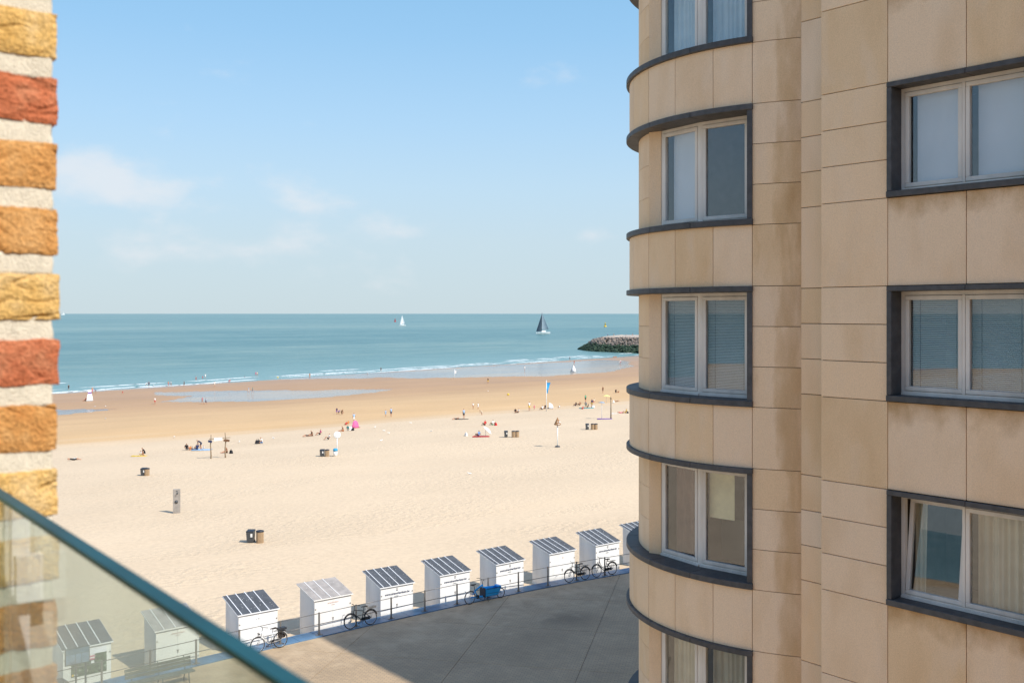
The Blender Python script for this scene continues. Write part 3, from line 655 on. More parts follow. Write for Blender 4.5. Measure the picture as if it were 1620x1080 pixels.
def hut(X, wd, kind, label):
    h = empty('beach_hut', (X, HY, HB), 0, label, 'hut', 'beach huts along the promenade')
    rh = random.Random(int(X * 10)); h.rotation_euler = (rh.uniform(-.006, .006), rh.uniform(-.010, .010), rh.uniform(-.022, .022)); H0, H1, D = 1.86 + rh.uniform(-.02, .02), 2.24 + rh.uniform(-.02, .02), 1.40
    wm = 'hut_cream' if kind == 'beige' else 'hut_white'
    b = MB()          # core behind the boarding
    b.hexa([(.02, .02, 0), (wd - .02, .02, 0), (wd - .02, D - .02, 0), (.02, D - .02, 0), (.02, .02, H0 - .02), (wd - .02, .02, H0 - .02), (wd - .02, D - .02, H1 - .02), (.02, D - .02, H1 - .02)])
    b.build('wall', wm, h)
    n = 14
    for side in range(2):       # vertical boards on the two long sides seen along the row
        x0, x1 = (0, .02) if side == 0 else (wd - .02, wd)
        for i in range(n):
            y0 = D * i / n + .004; y1 = D * (i + 1) / n - .004
            z0 = H0 + (H1 - H0) * y0 / D - .01; z1 = H0 + (H1 - H0) * y1 / D - .01
            b = MB(); b.hexa([(x0, y0, .02), (x1, y0, .02), (x1, y1, .02), (x0, y1, .02), (x0, y0, z0), (x1, y0, z0), (x1, y1, z1), (x0, y1, z1)]); b.build('board', wm, h)
    m = 2
    for i in range(m):          # front: two door leaves
        b = MB(); b.box(wd * i / m + (.03 if i == 0 else .004), wd * (i + 1) / m - (.03 if i == m - 1 else .004), 0, .019, .05, H0 - .04); b.build('door', wm, h)
    for x in (0, wd - .028):
        b = MB(); b.box(x, x + .028, -.006, .0195, .02, H0 - .03); b.build('corner_trim', wm, h)
    for x in (.05, wd - .05):
        for z in (.35, 1.45):
            b = MB(); b.box(x - .035, x + .035, -.012, -.007, z - .03, z + .03); b.build('hinge', 'steel', h)
    b = MB(); b.box(wd / 2 - .05, wd / 2 + .05, -.014, -.001, .92, .96); b.box(wd / 2 - .02, wd / 2 + .02, -.03, -.014, .84, .93); b.build('padlock', 'steel', h)
    # roof: sloping deck with felt strips and white cover laths
    o1, o2, os_ = .07, .24, .07; sl = (H1 - H0) / D
    def R(x, y, dz): return (x, y, H0 + sl * y + dz)
    b = MB(); b.hexa([R(-os_, -o1, 0), R(wd + os_, -o1, 0), R(wd + os_, D + o2, 0), R(-os_, D + o2, 0), R(-os_, -o1, .045), R(wd + os_, -o1, .045), R(wd + os_, D + o2, .045), R(-os_, D + o2, .045)])
    rf = b.build('roof', 'hut_cream' if kind == 'beige' else 'strip_white', h)
    fm = 'felt_beige' if kind in ('beige',) else 'felt_dark'
    cuts = [-os_, -os_ + .20, -os_ + .62, -os_ + 1.05, -os_ + 1.47, wd + os_] if kind != 'beige' else [-os_, -os_ + .40, -os_ + .88, -os_ + 1.36, wd + os_]
    for c0, c1 in zip(cuts, cuts[1:]):
        b = MB(); b.hexa([R(c0 + .012, -o1 + .012, .046), R(c1 - .012, -o1 + .012, .046), R(c1 - .012, D + o2 - .01, .046), R(c0 + .012, D + o2 - .01, .046),
                          R(c0 + .012, -o1 + .012, .052), R(c1 - .012, -o1 + .012, .052), R(c1 - .012, D + o2 - .01, .052), R(c0 + .012, D + o2 - .01, .052)])
        b.build('felt_strip', fm, rf)
    for c in cuts[1:-1]:
        b = MB(); b.hexa([R(c - .017, -o1, .05), R(c + .017, -o1, .05), R(c + .017, D + o2, .05), R(c - .017, D + o2, .05), R(c - .017, -o1, .075), R(c + .017, -o1, .075), R(c + .017, D + o2, .075), R(c - .017, D + o2, .075)])
        b.build('lath', 'hut_cream' if kind == 'beige' else 'strip_white', rf)
    def front(x, z, rot=0): return Matrix.Translation((x, -.004, z)) @ Matrix.Rotation(PI / 2, 4, 'X')
    if kind == 'lettered':
        text_mesh('lettering', 'www.strandverhuur.be', .15, 'lettering', h, front(wd * .5, H0 - .37), .45)
        text_mesh('lettering', 'verhuur', .075, 'lettering_grey', h, front(wd * .48, H0 - .50), .3)
        b = MB(); b.box(wd * .5 - .055, wd * .5 - .038, -.006, -.001, H0 - .22, H0 - .12); b.box(wd * .5 + .038, wd * .5 + .055, -.006, -.001, H0 - .22, H0 - .12)
        b.box(wd * .5 - .055, wd * .5 + .055, -.006, -.001, H0 - .245, H0 - .22); b.box(wd * .5 - .02, wd * .5 + .02, -.006, -.001, H0 - .17, H0 - .14); b.build('emblem', 'lettering', h)
    elif kind == 'beige':
        text_mesh('lettering', 'strandverhuur', .10, 'lettering_pale', h, front(wd * .5, H0 - .22), .35)
        text_mesh('lettering', 'verhuur', .06, 'lettering_pale', h, front(wd * .5, H0 - .32), .35)
    elif kind == 'number':
        text_mesh('lettering', '1 7 1', .10, 'lettering_grey', h, front(wd * .5, H0 - .30))
    elif kind == 'faint':
        text_mesh('lettering', '174', .08, 'lettering_pale', h, front(wd * .52, H0 - .32))
    return h
hut(11.69, 1.84, 'plain', 'dark roofed white beach hut with a large photo poster, seen through glass')
hut(15.35, 1.83, 'beige', 'beige roofed white beach hut behind the bench, seen through glass')
hut(18.95, 1.83, 'number', 'dark roofed white beach hut behind the bicycle nearest the glass balustrade')
hut(22.63, 1.92, 'beige', 'white beach hut with pale beige roof beside the black city bicycle')
hut(26.16, 1.84, 'lettered', 'dark roofed lettered beach hut right of the clear beige roofed hut')
hut(29.65, 1.84, 'lettered', 'lettered beach hut beside the rear wheel of the blue cargo bike')
hut(33.23, 1.87, 'lettered', 'lettered beach hut beside the front wheel of the blue cargo bike')
hut(36.91, 1.90, 'faint', 'beach hut with almost blank front, left of the paired bicycles')
hut(40.42, 1.84, 'lettered', 'lettered beach hut behind the two bicycles nearest the round tower')
hut(44.0, 1.84, 'lettered', 'beach hut half hidden behind the round tower ledge')

# poster on the front of the hut at the left
def poster_material():
    m, N, L = new_mat('poster')
    b = N('ShaderNodeBsdfPrincipled'); b.inputs['Roughness'].default_value = .4
    tc = N('ShaderNodeTexCoord'); n = N('ShaderNodeTexNoise'); n.inputs['Scale'].default_value = 9; n.inputs['Detail'].default_value = 6; L(tc.outputs['Object'], n.inputs['Vector'])
    r = ramp(N, [(.35, (.02, .035, .02)), (.5, (.05, .09, .045)), (.6, (.10, .15, .08)), (.68, (.45, .47, .42))]); L(n.outputs['Fac'], r.inputs[0])
    L(r.outputs[0], b.inputs['Base Color']); out(N, L, b.outputs[0])
poster_material()
po = empty('poster', (11.69, HY - .012, HB), 0, 'wide dark green photo poster on the front of the leftmost hut', 'poster')
b = MB(); b.box(.30, 1.66, -.004, .004, .72, 1.74); b.build('sheet', 'poster', po)
b = MB(); b.box(.98, 1.66, -.007, -.0045, 1.50, 1.74); b.build('sky_print', 'blind_pale', po)
for i, c in enumerate(('cloth_pink', 'cloth_white', 'cloth_pink', 'cloth_white')):
    CM('pink'); CM('white')
    b = MB(); b.box(1.0, 1.20, -.0095, -.0072, 1.28 + i * .055, 1.33 + i * .055); b.build('printed_stripe', c, po)
b = MB(); b.box(1.06, 1.18, -.0095, -.0072, 1.12, 1.24); b.build('printed_placard', 'strip_white', po)
CM('yellow'); b = MB(); b.box(.33, .40, -.0065, -.0045, .76, .84); b.build('printed_tag', 'cloth_yellow', po)
b = MB(); b.box(.42, .54, -.0065, -.0045, .77, .83); b.build('printed_tag', 'strip_white', po)

# information board on two posts, bench, round litter bin (behind the glass, on the promenade)
sg = empty('information_board', (11.16, 40.1, 0), 0, 'blue information board on two dark posts in front of the poster hut', 'sign')
for x in (.41, .76):
    b = MB(); b.tube([(x, 0, 0), (x, 0, 2.0)], .035, 10); b.build('post', 'sign_frame', sg)
b = MB(); b.box(0, .88, -.10, -.04, 1.42, 2.05); b.build('frame', 'sign_frame', sg)
M('map_blue', (.16, .24, .34), .35, .35, 3)
for x0, x1 in ((.03, .36), (.38, .58), (.60, .85)):
    b = MB(); b.box(x0, x1, -.107, -.1002, 1.46, 1.82); b.build('map_print', 'map_blue', sg)
b = MB(); b.box(.03, .85, -.107, -.1002, 1.84, 2.02); b.build('header_print', 'sign_board', sg)

bn = empty('bench', (13.25, 39.2, 0), .02, 'long slatted bench on the promenade seen through the glass', 'bench')
for i in range(4):
    b = MB(); b.box(0, 2.6, .02 + i * .105, .105 + i * .105, .43, .46); b.build('seat_slat', 'bench_wood', bn)
for i in range(3):
    b = MB(); b.box(0, 2.6, .46 + i * .03, .485 + i * .03, .56 + i * .125, .67 + i * .125); b.build('back_slat', 'bench_wood', bn)
for x in (.25, 1.3, 2.35):
    b = MB(); b.tube([(x, .02, 0), (x, .08, .42), (x, .44, .42), (x, .60, .96)], .022, 8); b.tube([(x, .46, .42), (x, .58, 0)], .022, 8); b.build('leg', 'sign_frame', bn)
b = MB(); b.lathe([(.27, 0), (.29, .05), (.30, .75), (.34, .78), (.34, .84), (.22, .95), (.16, 1.0), (.15, .97)], 20)
lb = tag(b.build('litter_bin', 'dark_grey', None, (10.95, 40.0, 0)), 'grey round litter bin with domed top beside the information board', 'bin')

# ------------------------------------------------------------------ bicycles
def wheel(R, parent, x, name='wheel', guard=True, gm='black_plastic'):
    b = MB(); b.ring((x, 0, R), R - .024, .024, 32, 6); t = b.build(name, 'rubber', parent)
    b = MB(); b.ring((x, 0, R), R - .042, .010, 32, 4); b.build('rim', 'chrome', t)
    b = MB()
    for i in range(18):
        a = 2 * PI * i / 18; b.tube([(x + .03 * math.cos(a + .5), .02 * (-1) ** i, R + .03 * math.sin(a + .5)), (x + (R - .045) * math.cos(a), 0, R + (R - .045) * math.sin(a))], .0022, 3, cap=False)
    b.tube([(x, -.05, R), (x, .05, R)], .022, 8); b.build('spokes', 'chrome', t)
    if guard:
        b = MB(); b.ring((x, 0, R), R + .022, .020, 18, 6, a0=.35, a1=2.9); b.build('mudguard', gm, parent)
def bike(loc, rz, label, fm, step=False, lean=.10, rack=True, basket=False, bag=False, rackm='black_plastic'):
    o = empty('bicycle', loc, rz, label, 'bicycle', 'bicycles parked against the railing'); o.rotation_euler = (lean, 0, rz)
    R = .345
    wheel(R, o, 0, gm=fm if step else 'black_plastic'); wheel(R, o, 1.08, gm=fm if step else 'black_plastic')
    bb = (.46, 0, .30); st = (.36, 0, .72); hd = (.86, 0, .82); hl = (.90, 0, .66)
    b = MB()
    if step: b.tube([hl, (.72, 0, .44), (.58, 0, .32), bb], .023, 8); b.tube([hd, (.70, 0, .52), (.56, 0, .40)], .015, 8)
    else: b.tube([hl, bb], .021, 8); b.tube([hd, (.365, 0, .70)], .018, 8)
    b.tube([bb, st], .018, 8); b.tube([(hd[0] - .01, 0, .88), hl], .022, 8)
    for s in (-1, 1):
        b.tube([(0, .06 * s, R), (bb[0], .03 * s, bb[2])], .011, 6); b.tube([(0, .06 * s, R), (.37, .03 * s, .66)], .010, 6)
    b.build('frame', fm, o)
    b = MB()
    for s in (-1, 1): b.tube([(.905, .045 * s, .64), (1.0, .05 * s, .48), (1.08, .05 * s, R)], .013, 6)
    b.tube([(.905, -.05, .64), (.905, .05, .64)], .014, 6); b.build('fork', fm, o)
    b = MB(); b.tube([(.85, 0, .86), (.82, 0, 1.02)], .014, 8)
    b.tube([(.70, -.29, 1.03), (.80, -.25, 1.05), (.84, 0, 1.03), (.80, .25, 1.05), (.70, .29, 1.03)], .012, 8); b.build('handlebar', 'bike_black', o)
    b = MB(); b.tube([st, (.33, 0, .86)], .013, 8)
    b.add([(.17, -.09, .87), (.24, -.09, .86), (.46, -.02, .875), (.46, .02, .875), (.24, .09, .86), (.17, .09, .87), (.17, -.08, .91), (.24, -.08, .905), (.46, -.018, .905), (.46, .018, .905), (.24, .08, .905), (.17, .08, .91)],
          [(5, 4, 3, 2, 1, 0), (6, 7, 8, 9, 10, 11)] + [(i, (i + 1) % 6, 6 + (i + 1) % 6, 6 + i) for i in range(6)])
    b.build('saddle', 'leather', o)
    b = MB(); b.ring(bb, .085, .012, 16, 5); b.tube([(bb[0], -.09, bb[2]), (bb[0], .09, bb[2])], .015, 6)
    b.tube([(bb[0], -.07, bb[2]), (bb[0] + .10, -.07, bb[2] - .13)], .010, 6); b.tube([(bb[0], .07, bb[2]), (bb[0] - .10, .07, bb[2] + .13)], .010, 6)
    b.box(bb[0] + .06, bb[0] + .15, -.16, -.07, bb[2] - .145, bb[2] - .12); b.box(bb[0] - .15, bb[0] - .06, .07, .16, bb[2] + .12, bb[2] + .145)
    b.box(0.0, bb[0], -.045, -.035, .26, .40); b.build('crank', 'black_plastic', o)
    if rack:
        b = MB()
        for s in (-1, 1): b.tube([(.30, .05 * s, .76), (-.28, .06 * s, .76)], .009, 6); b.tube([(0, .07 * s, R), (-.12, .06 * s, .76)], .008, 6)
        for k in range(4): b.tube([(.2 - .14 * k, -.05, .76), (.2 - .14 * k, .05, .76)], .006, 4)
        b.build('rack', rackm, o)
    if basket:
        b = MB(); b.box(-.26, .10, -.13, .13, .77, .86); b.build('carrier_box', rackm, o)
    if bag:
        b = MB(); b.hexa([(-.30, -.17, .38), (.02, -.17, .38), (.02, -.08, .38), (-.30, -.08, .38), (-.33, -.19, .70), (.04, -.19, .70), (.04, -.07, .70), (-.33, -.07, .70)]); bevel(b.build('pannier', 'leather', o), .03)
    b = MB(); b.ring((1.08, 0, R), R + .001, .001, 4, 3) if False else None
    b.tube([(.40, -.05, .28), (.34, -.16, .02)], .010, 6); b.build('kickstand', 'chrome', o)
    b = MB(); b.lathe([(.02, 0), (.04, .03), (.04, .05)], 10, (.98, 0, .74)); b.build('lamp', 'black_plastic', o)
    return o
def along(X): return math.atan2(edge_y(X + .5) - edge_y(X - .5), 1.0)
# front wheel to the left: turned half round
bike((20.35, edge_y(20) - .12, .0), PI + along(20), 'silver low step bicycle with black carrier bag nearest the glass balustrade', 'bike_silver', step=True, lean=.08, basket=True, bag=True)
bike((25.05, edge_y(24.5) + .02, .045), PI + along(24.5), 'black framed city bicycle with grey carrier by the beige roofed hut', 'bike_black', lean=.10, basket=True, rackm='steel')
bike((38.35, edge_y(37.5) - .02, .045), PI + along(37.5), 'bronze bicycle, left one of the pair near the round tower', 'bike_bronze', lean=.09)
bike((40.25, edge_y(39.5) + .02, .045), PI + along(39.5), 'black low step bicycle, right one of the pair near the round tower', 'bike_black', step=True, lean=.09)

def cargo(loc, rz):
    o = empty('cargo_bicycle', loc, rz, 'bright blue cargo bicycle with long front box parked at the railing', 'cargo bike')
    wheel(.335, o, 0, guard=False); wheel(.255, o, 1.93, guard=False)
    b = MB()
    b.tube([(.45, 0, .30), (.30, 0, .66)], .034, 8); b.tube([(.29, 0, .62), (.62, 0, .78), (.78, 0, .84)], .045, 8); b.tube([(.45, 0, .30), (.9, 0, .24), (1.75, 0, .24)], .05, 8)
    b.tube([(.78, 0, .86), (.84, 0, .30)], .028, 8); b.tube([(1.72, 0, .62), (1.78, 0, .24)], .028, 8)
    for s in (-1, 1): b.tube([(0, .07 * s, .335), (.45, .04 * s, .30)], .014, 6); b.tube([(0, .07 * s, .335), (.31, .03 * s, .58)], .013, 6); b.tube([(1.74, .05 * s, .55), (1.93, .06 * s, .255)], .014, 6)
    b.build('frame', 'cargo_blue', o)
    b = MB()
    y0, y1 = .17, .26; t = .02
    A = [(.86, -y0, .28), (1.68, -y0 * .8, .28), (1.68, y0 * .8, .28), (.86, y0, .28), (.80, -y1, .68), (1.84, -y1 * .75, .62), (1.84, y1 * .75, .62), (.80, y1, .68)]
    Bn = [(.89, -y0 + t, .30), (1.65, -y0 * .8 + t, .30), (1.65, y0 * .8 - t, .30), (.89, y0 - t, .30), (.83, -y1 + t, .682), (1.81, -y1 * .75 + t, .622), (1.81, y1 * .75 - t, .622), (.83, y1 - t, .682)]
    b.add(A + Bn, [(0, 3, 2, 1), (0, 1, 5, 4), (1, 2, 6, 5), (2, 3, 7, 6), (3, 0, 4, 7), (8, 9, 10, 11), (8, 12, 13, 9), (9, 13, 14, 10), (10, 14, 15, 11), (11, 15, 12, 8), (4, 5, 13, 12), (5, 6, 14, 13), (6, 7, 15, 14), (7, 4, 12, 15)])
    bx = b.build('cargo_box', 'cargo_blue', o)
    b = MB(); b.hexa([(.80, -y1 - .004, .70), (.86, -y0 - .012, .28), (.84, y0 + .012, .28), (.79, y1 + .004, .70), (.84, -y1 - .004, .80), (.90, -y0 - .012, .28), (.90, y0 + .012, .28), (.84, y1 + .004, .80)]) if False else b.box(.775, .795, -.24, .24, .26, .72); b.build('back_panel', 'cargo_dark', bx)
    b = MB(); b.box(1.64, 1.84, -.18, .18, .61, .70); bevel(b.build('nose_cap', 'cargo_blue', bx), .03)
    b = MB(); b.tube([(.84, -.258, .675), (1.80, -.20, .62)], .012, 6); b.tube([(.86, -.195, .42), (1.70, -.16, .38)], .008, 6); b.build('edge_trim', 'cargo_dark', bx)
    b = MB(); b.tube([(.80, 0, .80), (.74, 0, 1.12)], .016, 8); b.tube([(.62, -.30, 1.14), (.72, -.22, 1.15), (.75, 0, 1.12), (.72, .22, 1.15), (.62, .30, 1.14)], .013, 8); b.build('handlebar', 'bike_black', o)
    b = MB(); b.tube([(.30, 0, .64), (.25, 0, .92)], .014, 8)
    b.add([(.08, -.08, .92), (.16, -.08, .91), (.38, -.02, .93), (.38, .02, .93), (.16, .08, .91), (.08, .08, .92), (.08, -.07, .97), (.16, -.07, .96), (.38, -.018, .96), (.38, .018, .96), (.16, .07, .96), (.08, .07, .97)],
          [(5, 4, 3, 2, 1, 0), (6, 7, 8, 9, 10, 11)] + [(i, (i + 1) % 6, 6 + (i + 1) % 6, 6 + i) for i in range(6)]); b.build('saddle', 'leather', o)
    b = MB(); b.lathe([(.05, -.05), (.10, -.04), (.10, .04), (.05, .05)], 14); m = b.build('motor', 'black_plastic', o, (.47, 0, .30)); m.rotation_euler = (PI / 2, 0, 0)
    b = MB(); b.tube([(.47, -.09, .30), (.57, -.09, .20)], .011, 6); b.box(.53, .62, -.18, -.09, .185, .21); b.tube([(.47, .09, .30), (.37, .09, .40)], .011, 6); b.build('crank', 'black_plastic', o)
    b = MB()
    for s in (-1, 1): b.tube([(1.02, .10 * s, .24), (1.02, .17 * s, .01)], .013, 6)
    b.tube([(1.02, -.1, .24), (1.02, .1, .24)], .013, 6); b.build('kickstand', 'black_plastic', o)
    return o
cargo((30.72, edge_y(31.5) - .08, .0), along(31.5))

# ------------------------------------------------------------------ stone-clad apartment building with round tower
bld = empty('apartment_building', (16.36, 11.39, 0), 0, 'beige stone clad apartment block with round corner tower and dark window ledges', 'building')
OFF = Vector((16.36, 11.39, 0))
def bb_(mb, name, mat, parent=bld):
    mb.v = [(p[0] - OFF.x, p[1] - OFF.y, p[2]) for p in mb.v]
    o = mb.build(name, mat, parent); return o
FX, RX = 13.38, 13.60
TOP1, TOP2 = 20.75, 30.2
PITCH = 2.893
ZL = [17.786 - PITCH * k for k in range(-1, 7)]      # top of the facade windows, floor by floor (first one above the picture)
Gp = .005
def panel(y0, y1, z0, z1, x=FX, name='stone_panel', mat='stone'):
    b = MB(); b.box(x, x + .05, y0 + Gp, y1 - Gp, z0 + Gp, z1 - Gp)
    return bevel(bb_(b, name, mat), .004, 1)
WIN = [(5.98, 7.98), (2.83, 4.83)]
SPJ = [9.08, 7.98, 6.83, 5.68, 4.53, 3.38, 2.23]
back = MB()
def bk(y0, y1, z0, z1, x=FX): back.box(x + .055, x + .20, y0, y1, z0, z1)
for k, zl in enumerate(ZL):
    zs = zl - 1.64; zb = (ZL[k + 1] if k + 1 < len(ZL) else 0.0)
    zt = min(zl, TOP1)
    if zs < .3: zs_eff = .3
    # spandrel
    z_hi = zs; z_lo = max(zb, 0)
    if z_hi - z_lo > .2:
        for a_, b_ in zip(SPJ, SPJ[1:]): panel(b_, a_, z_lo, z_hi, mat='stone_under_sill' if any(y0 - .4 < b_ and a_ < y1 + .1 for y0, y1 in WIN) else 'stone')
        bk(-8, 9.08, z_lo, z_hi)
        panel(9.0, 9.60, z_lo, z_hi, RX)
    # pier columns between windows
    if zs > 0:
        h = (zl - zs) / 3
        for i in range(3):
            panel(7.98, 9.08, zs + i * h, zs + (i + 1) * h); panel(9.0, 9.60, zs + i * h, zs + (i + 1) * h, RX); panel(4.83, 5.98, zs + i * h, zs + (i + 1) * h)
        bk(7.98, 9.08, zs, zl); bk(4.83, 5.98, zs, zl); bk(-8, 2.83, zs, zl)
back.box(RX + .055, RX + .2, 8.9, 9.7, 0, TOP1)
bb_(back, 'wall', 'joint_dark')
b = MB(); b.box(FX, FX + .05, -8, 2.225, 0, TOP1); bb_(b, 'wall', 'stone')
# the masses behind, outside the picture
b = MB(); b.box(15.3, 28.4, -25, 12.3, 0, TOP1); bb_(b, 'rear_wall', 'stone')
b = MB(); b.box(28.4, 75, -25, 12.5, 0, TOP2); bb_(b, 'rear_wall', 'stone')
b = MB(); b.box(FX + .06, 15.3, -25, -8, 0, TOP1); bb_(b, 'rear_wall', 'stone')
b = MB(); b.box(FX + .02, 15.3, -8, 9.6, TOP1 - .12, TOP1); bb_(b, 'roof', 'concrete')

def window(P0, P1, z0, z1, nsash, dress, name='window', depth=.0, room=1.2, tilt=None, wallm='room_wall'):
    """window between two plan points, seen from outside left to right; dress gives what hangs behind each pane"""
    P0 = Vector((*P0, 0)); P1 = Vector((*P1, 0)); U = (P1 - P0); W = U.length; U.normalize(); Nn = Vector((0, 0, 1)).cross(U) * -1    # outward
    def T(u, v, w): p = P0 + U * u + Nn * w; return (p.x - OFF.x, p.y - OFF.y, z0 + v)
    H = z1 - z0
    f = .055
    b = MB(T)
    b.box(0, W, -.06, 0, 0, f); 
    def bx(mb, u0, u1, v0, v1, w0, w1):
        a = [(u0, v0, w0), (u1, v0, w0), (u1, v0, w1), (u0, v0, w1), (u0, v1, w0), (u1, v1, w0), (u1, v1, w1), (u0, v1, w1)]
        mb.add(a, [(0, 1, 2, 3), (4, 7, 6, 5), (0, 4, 5, 1), (1, 5, 6, 2), (2, 6, 7, 3), (3, 7, 4, 0)])
    b = MB(T)
    bx(b, 0, W, 0, f, -.07, 0); bx(b, 0, W, H - f, H, -.07, 0); bx(b, 0, f, f, H - f, -.07, 0); bx(b, W - f, W, f, H - f, -.07, 0)
    sw = (W - 2 * f) / nsash
    for i in range(1, nsash): bx(b, f + sw * i - .02, f + sw * i + .02, f, H - f, -.07, .012)
    bx(b, .01, W - .01, -.002, .03, 0, .03)
    win = b.build(name, 'frame_white', bld)
    for i in range(nsash):
        u0 = f + sw * i + (.005 if i == 0 else .022); u1 = f + sw * (i + 1) - (.005 if i == nsash - 1 else .022); v0, v1 = f + .005, H - f - .005
        sf = .062
        tl = tilt == i
        def TT(u, v, w, tl=tl): return T(u, v, w - (v - v0) * .11) if tl else T(u, v, w)
        b = MB(TT)
        bx(b, u0, u1, v0, v0 + sf, -.055, .010); bx(b, u0, u1, v1 - sf, v1, -.055, .010); bx(b, u0, u0 + sf, v0 + sf, v1 - sf, -.055, .010); bx(b, u1 - sf, u1, v0 + sf, v1 - sf, -.055, .010)
        bevel(b.build('sash', 'frame_white', win), .006, 1)
        b = MB(TT); bx(b, u0 + sf - .004, u1 - sf + .004, v0 + sf - .004, v1 - sf + .004, -.030, -.026); b.build('pane', 'window_glass', win)
        d = dress[i]
        if d == 'roller':
            b = MB(T); bx(b, u0 + .10, u1 - .0, v0, v1, -.16, -.157); b.build('roller_blind', 'blind_pale', win)
        elif d == 'venetian':
            b = MB(T); n = int((v1 - v0) / .026)
            for q in range(n):
                v = v0 + .01 + q * .026
                b.add([(u0 + .03, v, -.115), (u1 - .02, v, -.115), (u1 - .02, v + .017, -.135), (u0 + .03, v + .017, -.135)], [(0, 1, 2, 3)])
            b.build('venetian_blind', 'blind_slat', win)
            b = MB(T)
            for uu in (u0 + .17, u1 - .14): bx(b, uu - .003, uu + .003, v0, v1, -.112, -.108)
            b.build('blind_cord', 'dark_grey', win)
        elif d in ('curtain', 'curtain_blue', 'net'):
            b = MB(T); n = 60; vs = []
            a0, a1 = u0 + (.08 if d != 'net' else .25), u1
            for q in range(n + 1):
                t = q / n; ww = -.20 + .028 * math.sin(t * 38 + 2 * math.sin(t * 9)) + .012 * math.sin(t * 71)
                vs += [(a0 + (a1 - a0) * t, v0 - .02, ww), (a0 + (a1 - a0) * t, v1 + .02, ww * .95 - .01)]
            b.add(vs, [(2 * q, 2 * q + 2, 2 * q + 3, 2 * q + 1) for q in range(n)], True); b.build('curtain', 'curtain' if d == 'curtain' else 'curtain_blue', win)
        elif d == 'half':
            CM('cream'); M('reflected_yellow', (.80, .70, .42), .8)
            b = MB(T); bx(b, u0 + .05, u0 + .05 + (u1 - u0) * .56, v0 + (v1 - v0) * .48, v1, -.13, -.127); b.build('roller_blind', 'reflected_yellow', win)  # pale yellow sheet added to imitate a sunlit wall mirrored in the pane
            b = MB(T); bx(b, u0, u1, v0, v0 + (v1 - v0) * .45, -.45, -.44); b.build('brick_reflection', 'leather', win)  # dark board added to imitate brick mirrored in the lower pane
        elif d == 'reflected_dark':  # brown cloth added to imitate the dark reddish reflection in this pane
            M('reflected_brown', (.20, .10, .07), .9, .2, 4)
            b = MB(T); n = 30; vs = []
            for q in range(n + 1):
                t = q / n; ww = -.20 + .03 * math.sin(t * 24); vs += [(u0 + .12 + (u1 - u0 - .12) * t, v0 - .02, ww), (u0 + .12 + (u1 - u0 - .12) * t, v1, ww)]
            b.add(vs, [(2 * q, 2 * q + 2, 2 * q + 3, 2 * q + 1) for q in range(n)], True); b.build('curtain', 'reflected_brown', win)
        elif d == 'curtain_edge':
            b = MB(T); n = 14; vs = []
            for q in range(n + 1):
                t = q / n; ww = -.24 + .03 * math.sin(t * 15); vs += [(u0 + .02 + .17 * t, v0 - .02, ww), (u0 + .02 + .2 * t, v1, ww)]
            b.add(vs, [(2 * q, 2 * q + 2, 2 * q + 3, 2 * q + 1) for q in range(n)], True); b.build('curtain', 'curtain', win)
    # closed room behind
    b = MB(T); e_ = .004; bk_ = -room
    b.add([(-e_, -.01, -.072), (W + e_, -.01, -.072), (W + e_, H + .01, -.072), (-e_, H + .01, -.072), (-.05, -.05, bk_), (W + .05, -.05, bk_), (W + .05, H + .05, bk_), (-.05, H + .05, bk_)],
          [(4, 5, 6, 7), (0, 1, 5, 4), (1, 2, 6, 5), (2, 3, 7, 6), (3, 0, 4, 7)])
    b.build('room', wallm, bld)
    return win
DR = {0: ('roller', 'roller'), 1: ('roller', 'roller'), 2: ('venetian', 'venetian'), 3: ('curtain_edge', 'curtain'), 4: ('curtain', 'curtain'), 5: ('roller', 'roller'), 6: ('venetian', 'curtain'), 7: ('roller', 'roller')}
for k, zl in enumerate(ZL):
    zs = zl - 1.64
    if zs < .5 or zl > TOP1: continue
    for wi, (y0, y1) in enumerate(WIN):
        # bluestone surround: sill, head, jambs, each 2-3 cm proud of the panels, reaching back to the frame
        x0 = FX - .035; x1 = FX + .26; t = .075
        b = MB(); b.box(x0 - .012, x1, y0 - .003, y1 + .003, zs + .004, zs + .09); bevel(bb_(b, 'window_sill', 'bluestone'), .006, 1)
        for ya, yb in ((y0, (y0 + y1) / 2 - .15 - .002), ((y0 + y1) / 2 - .15 + .002, y1)):
            b = MB(); b.box(x0 - .004, x1, ya, yb, zl - .075, zl - .004); bevel(bb_(b, 'window_head', 'bluestone'), .006, 1)
        for ya, yb in ((y0, y0 + t), (y1 - t, y1)):
            b = MB(); b.box(x0, x1, ya, yb, zs + .092, zl - .077); bevel(bb_(b, 'window_jamb', 'bluestone'), .006, 1)
        window((FX + .235, y1 - t), (FX + .235, y0 + t), zs + .092, zl - .077, 2, DR[k], tilt=0 if k == 3 and wi == 0 else None, room=1.35)

# round tower
TC = Vector((16.36, 11.39)); TR = 3.30
def arc(mb, r0, r1, a0, a1, z0, z1, step=2.0):
    n = max(1, int(abs(a1 - a0) / step)); vs = []
    for i in range(n + 1):
        t = math.radians(a0 + (a1 - a0) * i / n); c, s = math.cos(t), math.sin(t)
        vs += [(TC.x + r0 * c, TC.y + r0 * s, z0), (TC.x + r1 * c, TC.y + r1 * s, z0), (TC.x + r1 * c, TC.y + r1 * s, z1), (TC.x + r0 * c, TC.y + r0 * s, z1)]
    fs = [(4 * i + j, 4 * i + 4 + j, 4 * i + 4 + (j + 1) % 4, 4 * i + (j + 1) % 4) for i in range(n) for j in range(4)]
    fs += [(0, 1, 2, 3), (4 * n + 3, 4 * n + 2, 4 * n + 1, 4 * n)]
    mb.add(vs, fs)
SJ = [213.3, 200.0, 188.2, 174.2, 160.4, 146.4, 132.5, 118.6, 104.7, 90.8, 77.0]
